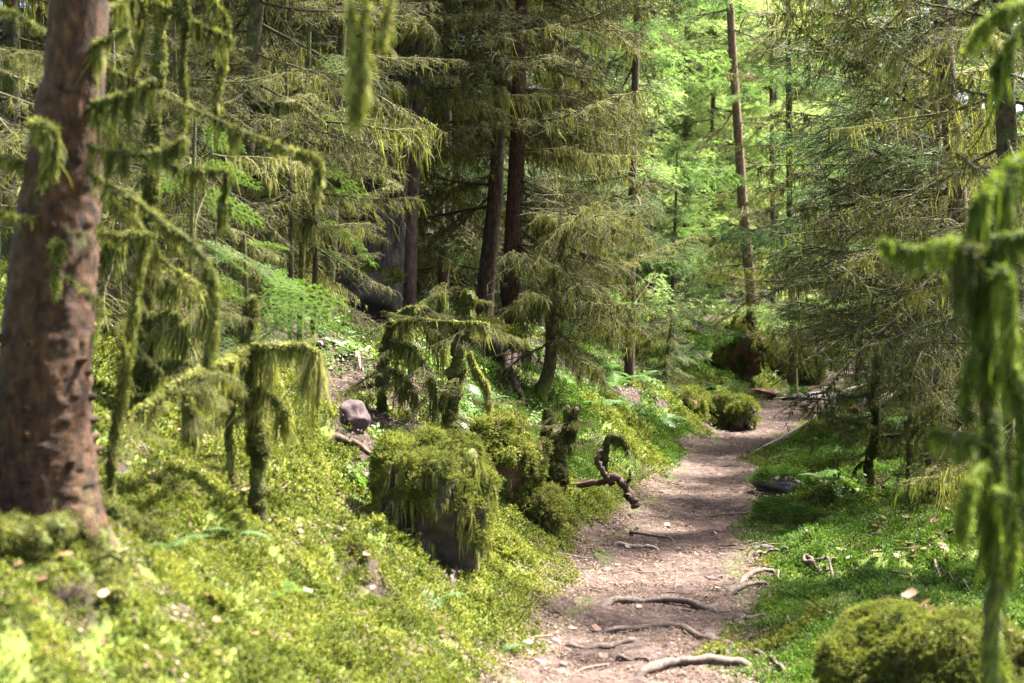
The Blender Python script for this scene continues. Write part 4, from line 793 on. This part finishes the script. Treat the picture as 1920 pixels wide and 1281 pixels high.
def wood_limb(root, base, pts, r0, r1, seed, name="prong", mat='deadwood', n=24, ns=8):
    mb = MB(); p = spline(pts, n) - base; rg = np.random.default_rng(seed); p += rg.normal(0, r0 * .15, p.shape); t = np.linspace(0, 1, n)
    mb.tubes(p, (r0 + (r1 - r0) * t) * (1 + .18 * vnoise(np.stack([t * 12, t * 0 + seed, t * 0], -1), 4)), ns, 0, .4, cap=True, disp=lambda V: 1 + .15 * vnoise(V * 40, seed))
    return mb.obj(name, [M[mat]], root, True)
for k, (pl, a, c) in enumerate([
    ([(1190, 940, 10.0), (1165, 905, 10.0), (1150, 895, 10.0), (1120, 905, 10.1), (1065, 915, 10.2)], 0.034, .02),
    ([(1150, 908, 10.0), (1135, 890, 10.0), (1120, 862, 10.0), (1128, 842, 10.0)], .028, .014),
    ([(1165, 912, 10.0), (1180, 900, 10.0), (1182, 880, 10.0)], .018, .006),
    ([(1175, 930, 9.95), (1195, 945, 9.9), (1185, 950, 9.9)], .03, .016)]):
    W = [P(*q) for q in pl]
    for q in W: q[2] = max(q[2], float(height(q[0], q[1])) + .02)
    wood_limb(r, b, W, a, c, 3400 + k)
rng = np.random.default_rng(3450); mb = MB(); n = 260; a = rng.normal(0, .16, (n, 3)) * np.array([1, .6, .25]) + np.array([-.18, .05, .10])
D = rng.normal(0, 1, (n, 3)) + np.array([0, 0, -.4]); mb.blades(a, D, rng.uniform(.03, .10, n), .004, rng, 0, rng.uniform(0, .6, n)); o = mb.obj("root_hair", [M['twig']], r); o["kind"] = "stuff"
dead_sapling("mossy_snag", "low arched snag with a moss curtain behind the bare root snag", [
    ([(1128, 850, 11.2), (1140, 828, 11.2), (1160, 824, 11.2), (1176, 840, 11.2)], 12, 10, dict(beards=3, blen=.14))], 3500, cat="snag")

# ------------------------------------------------------------------ right foreground dead stem
r = dead_sapling("dead_tree", "blurred foreground dead stem with broken top and thick hanging moss on the right", [
    ([(1868, 1400, 3.0), (1862, 1150, 3.0), (1854, 900, 3.0), (1848, 650, 3.0), (1842, 500, 3.0), (1832, 392, 3.0)], 36, 24, dict(beards=2.6, blen=.15, moss_r=.95, mat='lawn_beard', wood='bark_moss', bare=.5, fuzz=.5)),
    ([(1845, 462, 3.0), (1800, 452, 2.95), (1745, 470, 2.9), (1690, 470, 2.9), (1650, 455, 2.9)], 12, 8, dict(beards=2.0, blen=.07, mat='lawn_beard')),
    ([(1846, 462, 3.0), (1890, 455, 2.98), (1960, 452, 2.95)], 20, 18, dict(beards=2.6, blen=.20, mat='lawn_beard')),
    ([(1844, 470, 3.0), (1810, 470, 2.95), (1790, 480, 2.95)], 22, 12, dict(beards=3.0, blen=.10, mat='beard_dark')),
    ([(1850, 830, 3.0), (1810, 825, 2.95), (1760, 815, 2.95), (1748, 812, 2.95)], 12, 12, dict(beards=1.4, blen=.05, mat='lawn_beard')),
    ([(1852, 860, 3.0), (1812, 900, 2.9), (1806, 960, 2.9), (1802, 1010, 2.9)], 8, 8, dict(beards=1.4, blen=.06, mat='lawn_beard')),
    ([(1850, 640, 3.0), (1818, 680, 2.95), (1806, 740, 2.95), (1822, 790, 2.95)], 10, 8, dict(beards=1.4, blen=.06, mat='lawn_beard')),
    ([(1846, 540, 3.0), (1880, 500, 2.9), (1886, 600, 2.9), (1890, 720, 2.9)], 10, 12, dict(beards=1.8, blen=.12, mat='lawn_beard')),
    ([(1854, 920, 3.0), (1890, 930, 2.9), (1896, 1000, 2.9), (1890, 1090, 2.9)], 10, 10, dict(beards=1.8, blen=.10, mat='lawn_beard')),
    ([(1850, 700, 3.0), (1905, 690, 2.9), (1915, 780, 2.9), (1910, 900, 2.9)], 10, 10, dict(beards=1.8, blen=.12, mat='lawn_beard'))], 3600, cat="dead tree", twigs=0)
b = P(2010, 1000, 3.4); b[2] = float(height(b[0], b[1]))
r = thing("dead_tree", "mossy tree just past the right edge whose green limbs reach into view", "tree", b)
W = [b + np.array([0, 0, -.1]), b + np.array([.0, .02, .8]), b + np.array([.02, .05, 1.8]), b + np.array([.02, .1, 3.2])]
moss_limb(r, b, W, .05, .035, 3700, name="trunk", wood='bark_moss', mat='lawn_beard', beards=.8, blen=.12, moss_r=1.2)
for k, (pl, w0, w1, kw) in enumerate([
    ([(2005, 200, 3.4), (1940, 268, 3.2), (1890, 318, 3.1), (1845, 368, 3.0), (1820, 402, 3.0)], 16, 11, dict(beards=1.4, blen=.12)),
    ([(2010, -60, 3.4), (1960, -20, 3.3), (1900, 10, 3.2), (1850, 50, 3.2), (1815, 95, 3.2)], 11, 8, dict(beards=1.4, blen=.09)),
    ([(2008, 20, 3.4), (1950, 30, 3.3), (1905, 80, 3.2), (1880, 120, 3.2), (1862, 140, 3.2)], 10, 8, dict(beards=1.4, blen=.09)),
    ([(1930, 280, 3.2), (1892, 330, 3.1), (1880, 380, 3.1), (1886, 430, 3.1)], 8, 8, dict(beards=2.0, blen=.10))]):
    px_limb(r, b, pl, 3710 + k, w0=w0, w1=w1, mat='lawn_beard', **kw)
# thin mossy dead sapling on the right verge
dead_sapling("dead_sapling", "thin mossy dead sapling with bare side twigs on the right verge", [
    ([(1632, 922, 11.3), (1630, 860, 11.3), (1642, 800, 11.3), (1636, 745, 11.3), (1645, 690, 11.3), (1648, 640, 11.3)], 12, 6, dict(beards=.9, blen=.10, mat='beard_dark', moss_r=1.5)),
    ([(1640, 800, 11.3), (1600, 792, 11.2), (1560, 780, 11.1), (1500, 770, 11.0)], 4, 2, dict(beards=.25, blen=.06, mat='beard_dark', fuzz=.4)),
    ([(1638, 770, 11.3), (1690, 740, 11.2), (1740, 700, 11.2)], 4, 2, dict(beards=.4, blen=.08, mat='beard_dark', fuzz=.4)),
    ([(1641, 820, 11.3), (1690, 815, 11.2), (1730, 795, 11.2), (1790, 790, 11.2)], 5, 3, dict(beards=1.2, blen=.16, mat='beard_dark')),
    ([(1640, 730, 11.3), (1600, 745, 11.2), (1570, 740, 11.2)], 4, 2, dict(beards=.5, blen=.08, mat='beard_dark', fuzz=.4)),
    ([(1632, 860, 11.3), (1612, 870, 11.3), (1600, 890, 11.3)], 4, 2, dict(beards=1.0, blen=.06, mat='beard_dark'))], 3800)
for k, (x, y) in enumerate([(1740, 925), (1755, 940), (1700, 900)]):
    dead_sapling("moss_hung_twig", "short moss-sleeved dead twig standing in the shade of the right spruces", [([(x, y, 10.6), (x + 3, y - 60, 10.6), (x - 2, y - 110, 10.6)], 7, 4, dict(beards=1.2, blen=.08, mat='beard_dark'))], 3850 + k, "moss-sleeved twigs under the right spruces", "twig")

# ------------------------------------------------------------------ young firs with fresh flat sprays
def fir_mesh(seed, L=1.0):
    rng = np.random.default_rng(seed); mb = MB(); K = 10; t = np.linspace(0, 1, K)
    limb = np.stack([L * t, .03 * np.sin(t * 3 + seed), L * (.08 * t - .22 * t * t)], -1); mb.tubes(limb, np.linspace(.006, .0015, K), 4, 0, .4)
    segs = [(limb[k], limb[k + 1]) for k in range(2, K - 1)]
    for k in range(18):
        s = -1 if k % 2 else 1; u0 = .12 + .86 * k / 18; p = seg_interp(limb, np.array(u0)); ln = L * (.10 + .34 * (1 - u0)) * rng.uniform(.7, 1.1); a = s * rng.uniform(.75, 1.0)
        q = p + np.array([math.cos(a), math.sin(a), rng.normal(-.08, .06)]) * ln; q2 = (p + q) / 2 + np.array([0, 0, .02]); segs += [(p, q2), (q2, q)]
        for j in range(int(ln / .045)):
            w = (j + .6) / (ln / .045); b = p + (q - p) * w; aa = a + (1 if j % 2 else -1) * .8; l2 = ln * .42 * (1 - w) + .025; segs.append((b, b + np.array([math.cos(aa), math.sin(aa), -.06]) * l2))
    A = np.array([s[0] for s in segs]); B = np.array([s[1] for s in segs]); mb.tubes(np.stack([A, B], 1), np.full((len(A), 2), .0013), 3, 0, .5)
    ln = np.linalg.norm(B - A, axis=1); m = np.maximum((ln / .0042).astype(int), 3); idx = np.repeat(np.arange(len(A)), m); tt = np.concatenate([np.linspace(0, 1, k) for k in m])
    p = A[idx] + (B - A)[idx] * tt[:, None]; sd = nrm((B - A)[idx]); sv = nrm(np.cross(sd, np.array([0, 0, 1.]))); sg = np.where(np.arange(len(p)) % 2 == 0, 1., -1.)[:, None]
    D = sd * .5 + sv * sg + np.array([0, 0, .12]) + rng.normal(0, .12, p.shape)
    mb.blades(p, D, rng.uniform(.012, .019, len(p)), .0034, rng, 1, np.repeat(rng.uniform(.3, 1, len(A)), m), .5, np.cross(D, np.array([0, 0, 1.]) + rng.normal(0, .2, p.shape)))
    return mb.mesh("branch", [M['twig'], M['needle_fresh']])
FIR = [fir_mesh(k) for k in range(3)]
def fir(label, pts, d, top, br, seed):
    rng = np.random.default_rng(seed); W = [P(a, b, d) for a, b, w in pts]; W[0][2] = float(height(W[0][0], d)) - .05; base = W[0] + np.array([0, 0, .05])
    root = thing("young_fir", label, "tree", base); me, p, r = trunk_mesh(np.array(W), [w * d / F_PX / 2 for a, b, w in pts], [M['bark_moss']], base, seed, 10, .2, .5, .05, False); link("trunk", me, root)
    for (x, y, az, sc, tilt) in br:
        q = P(x, y, d); i = int(np.argmin(np.abs(p[:, 2] - q[2]))); place_branch(root, base, p[i], az, FIR[rng.integers(3)], sc, tilt + .15, rng).rotation_euler.x = rng.choice([-1, 1]) * rng.uniform(.25, .75)
fir("young fir with bright fresh flat sprays beside the spread-armed sapling", [(478, 880, 12), (470, 700, 10), (462, 540, 8), (458, 440, 6)], 7.0, 2, [(0, 545, -.2, .55, -.05), (0, 575, .35, .55, .05), (0, 600, -.7, .45, .1), (0, 560, -.45, .5, -.1), (0, 640, -.25, .45, .15), (0, 500, .8, .4, 0), (0, 520, 2.4, .4, 0), (0, 590, 3.6, .45, 0), (0, 480, 3.0, .3, -.2), (0, 460, -.6, .3, -.2), (0, 630, 4.2, .4, .1)], 61)
fir("taller young fir with silvery green sprays before the old grey trunk", [(560, 700, 14), (566, 500, 12), (574, 250, 10), (580, 60, 8)], 9.0, 3, [(0, 290, -.25, .55, .35), (0, 340, -.5, .5, .3), (0, 385, -.1, .62, .45), (0, 440, -.5, .45, .2), (0, 190, -.3, .45, .4), (0, 130, .5, .4, .1), (0, 330, 2.6, .5, .1), (0, 260, 3.4, .45, .1), (0, 400, 3.8, .45, .1), (0, 100, -.2, .5, .1), (0, 480, 3.3, .5, .1), (0, 230, 4.6, .45, .2)], 62)
fir("young fir behind the moss-sleeved stem with bright sprays on its shaded side", [(350, 760, 12), (356, 560, 10), (362, 350, 8), (366, 220, 6)], 6.8, 3, [(0, 250, -.3, .3, .1), (0, 300, .3, .35, .15), (0, 380, -.2, .4, .15), (0, 440, -.5, .4, .2), (0, 470, .2, .4, .15), (0, 340, 2.8, .3, .1), (0, 400, 3.6, .3, .2)], 63)

# ------------------------------------------------------------------ ferns
def frond_mesh(seed, mat, L=.5):
    rng = np.random.default_rng(seed); mb = MB(); K = 14; t = np.linspace(0, 1, K); arch = rng.uniform(.5, .9)
    r = np.stack([L * (t * .75 + .15 * t * t), .03 * np.sin(t * 3 + seed), L * (.75 * t - arch * t * t)], -1); mb.tubes(r, np.linspace(.003, .0008, K), 3, 0, .2)
    tt = np.linspace(.16, .99, 15)
    for s in (-1, 1):
        p = seg_interp(r, tt); tan = nrm(seg_interp(np.gradient(r, axis=0), tt)); sv = nrm(np.cross(tan, np.array([0, 0, 1.]))) * s; pl = L * .27 * np.sin(np.pi * np.clip(tt * .86 + .12, 0, 1)) ** .8 + .008
        d = nrm(sv + tan * .35 + np.array([0, 0, -.18])); mb.blades(p, d, pl, .003, rng, 0, .5)
        for j in range(9):
            w = (j + .6) / 9; q = p + d * (pl * w)[:, None]; l2 = (pl * .17 * (1 - w * .75) + .002)
            for s2 in (-1, 1):
                dd = nrm(d * .45 + tan * s2 + np.array([0, 0, -.05])); mb.blades(q, dd, l2, l2 * .55 + .001, rng, 0, rng.uniform(.3, .9, len(q)), .45, np.cross(dd, np.cross(d, tan)) )
    return mb.mesh("frond", [M[mat]])
FRG = [frond_mesh(k, 'fern') for k in range(3)]; FRB = [frond_mesh(10 + k, 'fern_blue') for k in range(3)]
def fern(label, x, y, sc, n, blue, seed, group=None, az=None):
    rng = np.random.default_rng(seed); b = gp(x, y); root = thing("fern", label, "fern", b, group)
    for k in range(n):
        a = (k / n * TAU + rng.normal(0, .3)) if az is None else az + rng.normal(0, .5); o = link("frond", (FRB if blue else FRG)[rng.integers(3)], root, (0, 0, .0)); s = sc * rng.uniform(.75, 1.15)
        o.rotation_euler = (0, rng.normal(0, .2), a); o.scale = (s, s, s)
for k, (x, y, sc, n, bl, lab) in enumerate([
    (300, 1040, .36, 4, 1, "small blue-green fern at the foot of the big red-brown trunk"), (520, 1120, .4, 4, 0, "bright yellow-green fern on the near moss bank"),
    (820, 1130, .35, 3, 1, "small fern under the square boulder"), (440, 1010, .34, 3, 1, "thin fern between the big trunk and the square boulder"), (720, 870, .75, 5, 0, "low spreading fern behind the square boulder"),
    (935, 1230, .35, 3, 1, "small pale fern at the left edge of the path"), (840, 790, .5, 6, 1, "fern beneath the moss-curtained dead shrub"), (910, 760, .6, 5, 1, "fern growing over the root mound"),
    (1245, 795, .8, 5, 1, "pale blue fern left of the boulder at the bend"), (1120, 770, .8, 6, 1, "blue-green fern under the veiled spruce"), (1150, 730, .9, 6, 0, "green fern on the slope behind the bare root snag"),
    (1310, 752, .9, 8, 0, "large light green fern above the boulder at the bend"), (1345, 735, .95, 8, 1, "large pale fern next to the uprooted stump"), (1190, 720, .85, 8, 1, "broad fern below the fine-twigged spruce"), (1370, 765, 1.0, 6, 1, "fern leaning over the boulder at the path bend"),
    (1545, 905, .6, 5, 1, "blue-green fern behind the flat mossy stone"), (1600, 800, 1.0, 6, 1, "pale fern beside the fallen pole"), (1670, 850, .9, 6, 0, "green fern behind the thin mossy dead sapling"), (1700, 880, .8, 6, 1, "shaded fern under the right spruces"), (1760, 860, .8, 6, 0, "yellow-green fern at the foot of the right spruces"),
    (1130, 700, .85, 8, 0, "sunlit fern high on the slope left of the path"), (1230, 700, .9, 8, 0, "sunlit fern clump around the small dark young spruce"), (780, 830, .6, 5, 0, "leafy fern in front of the moss-curtained dead shrub"), (1660, 790, 1.0, 6, 0, "fern by the fallen log on the right")]):
    fern(lab, x, y, sc, n, bl, 5000 + k)

# ------------------------------------------------------------------ roots across the path, fallen wood
def ground_limb(name, label, pxs, r0, r1, seed, mat, cat, lift=.3, part=False, wob=1):
    W = []
    for (x, y) in pxs: q = G(x, y); W.append(q)
    p = spline(W, 34); rg = np.random.default_rng(seed); t = np.linspace(0, 1, len(p)); r = 1.15 * (r0 + (r1 - r0) * t) * (1 + .25 * vnoise(np.stack([t * 14, t * 0 + seed, t * 0], -1), 3))
    p[:, 2] = height(p[:, 0], p[:, 1]) + .033 + lift * r + wob * .012 * vnoise(np.stack([t * 6, t * 0 + seed, t * 0], -1), 8) - .055 * smooth(.72, 1, np.abs(2 * t - 1))
    b = p[len(p) // 2].copy(); mb = MB(); mb.tubes(p - b, r, 8, 0, .4, cap=True, disp=lambda V: 1 + .2 * vnoise(V * 45, seed)); o = mb.obj(name, [M[mat]], None, True, b)
    return tag(o, label, cat)
Z6 = lambda L: [(900 + x / 2, 640 + y / 2) for x, y in L]
ground_limb("tree_root", "long pale root arching right across the whole path", Z6([(430, 1030), (520, 1002), (640, 1000), (760, 1005), (840, 1030), (905, 1025)]), .02, .016, 1, 'root', "root")
ground_limb("tree_root", "wavy forked root crossing the path into the right-hand moss", Z6([(400, 1112), (500, 1115), (560, 1100), (660, 1090), (760, 1100), (830, 1140), (900, 1150), (1000, 1180)]), .012, .018, 2, 'root', "root")
ground_limb("tree_root", "dark straight root low on the left half of the path", Z6([(310, 1165), (400, 1182), (500, 1165), (620, 1155)]), .016, .012, 3, 'root', "root")
ground_limb("tree_root", "thin dark root sliver just below the straight dark root", Z6([(500, 1225), (570, 1222), (650, 1226)]), .008, .006, 4, 'root', "root")
ground_limb("tree_root", "broad worn root across the nearest stretch of path", Z6([(560, 1290), (700, 1252), (850, 1242), (1050, 1232)]), .02, .018, 5, 'root', "root")
ground_limb("tree_root", "mossy grey root curving out of the right verge", Z6([(915, 985), (970, 958), (1030, 940), (1090, 930)]), .016, .01, 6, 'root', "root")
ground_limb("tree_root", "upper grey root running along the right verge", Z6([(970, 930), (1010, 900), (1060, 886), (1115, 884)]), .015, .01, 7, 'root', "root")
ground_limb("tree_root", "short root buried in moss right of the path", Z6([(945, 1078), (1010, 1062), (1085, 1048)]), .014, .01, 8, 'root', "root")
ground_limb("tree_root", "kinked thin root running off the forked root", Z6([(1000, 1180), (1060, 1205), (1110, 1240), (1150, 1270)]), .010, .007, 9, 'root', "root")
ground_limb("fallen_stick", "bent brown stick lying on the left half of the path", Z6([(600, 708), (570, 740), (650, 755), (755, 772)]), .010, .006, 10, 'root', "stick", .8)
ground_limb("fallen_stick", "straight pale stick lying across the path below the bent stick", Z6([(490, 782), (600, 790), (680, 798)]), .010, .008, 11, 'palewood', "stick", .8)
ground_limb("fallen_stick", "thin dark stick at the right path edge", Z6([(1020, 828), (1090, 815), (1170, 806)]), .010, .006, 12, 'root', "stick", .8)
ground_limb("fallen_stick", "hooked brown stick curling on the right-hand moss", [(1540, 1075), (1510, 1068), (1512, 1058), (1535, 1062), (1560, 1085), (1590, 1112)], .014, .007, 13, 'root', "stick", .9)
ground_limb("fallen_stick", "slim stick pointing out from the square boulder over the moss", [(845, 1115), (855, 1075), (862, 1030)], .010, .006, 14, 'root', "stick", .9)
ground_limb("fallen_stick", "grey twig lying over the near moss-covered boulder side", [(1720, 1060), (1760, 1090), (1810, 1110), (1850, 1130)], .008, .004, 15, 'root', "stick", 1)
ground_limb("fallen_log", "mossy fallen log lying along the right side of the bend", [(1600, 782), (1640, 765), (1680, 742)], .07, .05, 16, 'root', "log", .8)
ground_limb("fallen_stick", "long pale stick lying on the slope behind the purplish stone", [(600, 655), (650, 658), (700, 662)], .018, .012, 17, 'palewood', "stick", 1.5)
ground_limb("fallen_stick", "thin leaning pale stick on the slope below the long pale stick", [(665, 660), (672, 680), (682, 700)], .010, .006, 18, 'palewood', "stick", 1.5)
ground_limb("tree_root", "snaking bare root on the steep bank below the leaning reddish spruces", [(930, 640), (950, 690), (965, 730), (985, 765)], .045, .025, 19, 'deadwood', "root", .9)
ground_limb("tree_root", "forked bare root hanging over the bank beside the veiled spruce", [(985, 650), (965, 680), (945, 700), (930, 720)], .03, .015, 20, 'deadwood', "root", .9)
ground_limb("fallen_branch", "dark dead branch lying on the bank behind the square boulder", [(610, 835), (660, 850), (700, 870), (740, 872)], .022, .010, 21, 'deadwood', "branch", 1.0)
b = gp(1420, 852); r = thing("fallen_pole", "bleached fallen pole with snapped side twigs reaching onto the path", "pole", b)
W = [gp(1412, 853, .03), G(1480, 828) * [1, 1, 1] + [0, 0, .10], G(1540, 815) + [0, .2, .22], G(1600, 800) + [0, .6, .38], G(1660, 790) + [.2, .8, .5]]
wood_limb(r, b, W, .012, .032, 3900, "pole", 'palewood', 30)
for k, f in enumerate((.25, .4, .55, .7, .85)):
    q = seg_interp(spline(W, 30), np.array(f)); s = -1 if k % 2 else 1; wood_limb(r, b, [q, q + np.array([-.02 * s, 0, .06 * s]), q + np.array([-.05 * s, .02, .15 * s])], .008, .003, 3910 + k, "side_twig", 'twig', 6, 5)
b = gp(1330, 660) if False else P(1360, 645, 25.0); W = [P(1310, 642, 26), P(1345, 644, 25.5), P(1385, 648, 25.0)]
gb = np.array([W[0][0], W[0][1], float(height(W[0][0], W[0][1]))])
r = thing("leaning_pole", "pale bare pole leaning against the uprooted stump", "pole", gb); wood_limb(r, gb, [gb + np.array([-.6, .2, 0])] + W, .05, .045, 3950, "pole", 'palewood', 24)

# ------------------------------------------------------------------ leaves, stones and twigs on the ground
rng = np.random.default_rng(77)
def leaf_mesh(seed):
    rg = np.random.default_rng(seed); V = []; c = rg.uniform(.1, .5); n = 7
    for k in range(n):
        t = k / (n - 1); w = .42 * math.sin(math.pi * min(1, t * .93 + .04)) ** .8 * rg.uniform(.75, 1.15); z = c * (t - .5) ** 2
        V += [(t - .5, -w, z + c * w * rg.uniform(.3, 1)), (t - .5, 0, z), (t - .5, w, z + c * w * rg.uniform(.3, 1))]
    q = []
    for k in range(n - 1): a = k * 3; q += [(a, a + 1, a + 4, a + 3), (a + 1, a + 2, a + 5, a + 4)]
    mb = MB(); mb.add(V, quads=q, var=rg.uniform(0, 1)); return mb.mesh("fallen_leaf", [M['leaf']], True)
LM = [leaf_mesh(k) for k in range(6)]
SM = []
for k in range(6):
    V, T = rock_shape((1, .75, .38), 700 + k, 2, 10, .1); mb = MB(); mb.add(V, tris=T); SM.append(mb.mesh("path_stone", [M['stone']], False))
TM = []
for k in range(5):
    rg = np.random.default_rng(800 + k); mb = MB(); p = spline(np.array([(-.5, 0, 0), (-.2, rg.normal(0, .05), .01), (.2, rg.normal(0, .06), .0), (.5, rg.normal(0, .08), .01)]), 10); mb.tubes(p, np.linspace(.03, .014, 10), 5, 0, rg.uniform(.2, 1), cap=True)
    q = p[6]; mb.tubes(np.stack([q, q + np.array([.1, .09, .015])])[None], np.array([[.014, .006]]), 4, 0, .5); TM.append(mb.mesh("twig", [M['litter']], True))
def strew(name, meshes, n, sampler, size, label, cat, group, dz=.01, tilt=.3):
    for k in range(n):
        x, y = sampler(); q = G(x, y); s = rng.uniform(*size); o = link(name, meshes[rng.integers(len(meshes))], None, (q[0], q[1], q[2] + dz + s * .05)); o.scale = (s, s, s); o.rotation_euler = (rng.normal(0, tilt), rng.normal(0, tilt), rng.uniform(0, TAU)); tag(o, label, cat, group)
def on_path(y0, y1):
    def f():
        y = rng.uniform(y0, y1); d = 1.45 * F_PX / (y - HOR); t = rng.random(); return CX + (pathL(d) + (pathR(d) - pathL(d)) * t) / d * F_PX, y
    return f
def box(x0, x1, y0, y1): return lambda: (rng.uniform(x0, x1), rng.uniform(y0, y1))
strew("path_stone", SM, 46, on_path(780, 1270), (.012, .045), "small purplish stone trodden into the path", "stone", "small stones in the path", .02, .15)
strew("path_stone", SM, 26, box(1400, 1450, 870, 1060), (.015, .05), "flat stone chip along the right edge of the path", "stone", "stone chips along the right path edge", .02, .15)
strew("fallen_leaf", LM, 26, on_path(900, 1275), (.03, .055), "pale dry leaf fallen on the dirt path", "leaf", "fallen leaves on the path", .03)
strew("fallen_leaf", LM, 30, box(1640, 1840, 950, 1060), (.04, .075), "dry pinkish leaf in the drift under the right spruces", "leaf", "leaf drift under the right spruces", .03)
strew("fallen_leaf", LM, 22, box(1340, 1600, 940, 1270), (.035, .06), "dry leaf lying on the right-hand moss", "leaf", "fallen leaves on the right-hand moss", .03)
strew("fallen_leaf", LM, 34, box(20, 900, 900, 1270), (.025, .048), "dry pale leaf lying on the left moss bank", "leaf", "fallen leaves on the left moss bank", .035)
strew("twig", TM, 40, on_path(820, 1275), (.10, .25), "thin broken twig lying on the path", "twig", "broken twigs on the path", .02, .05)
strew("twig", TM, 24, box(1350, 1800, 920, 1260), (.12, .3), "thin broken twig lying on the right-hand moss", "twig", "broken twigs on the right-hand moss", .03, .08)
RV = ROCKV["rounded boulder wholly covered in moss at the foot of the foreground dead stem"]
top = RV[RV[:, 2] > b3[2] + .3]
for k in range(9):
    q = top[rng.integers(len(top))] + np.array([0, -.01, .045]); o = link("fallen_leaf", LM[k % 6], None, q); s = rng.uniform(.035, .06); o.scale = (s, s, s); o.rotation_euler = (rng.normal(.4, .3), rng.normal(0, .4), rng.uniform(0, TAU)); tag(o, "large dry leaf resting on the wholly moss-covered boulder", "leaf", "leaves on the moss-covered boulder")
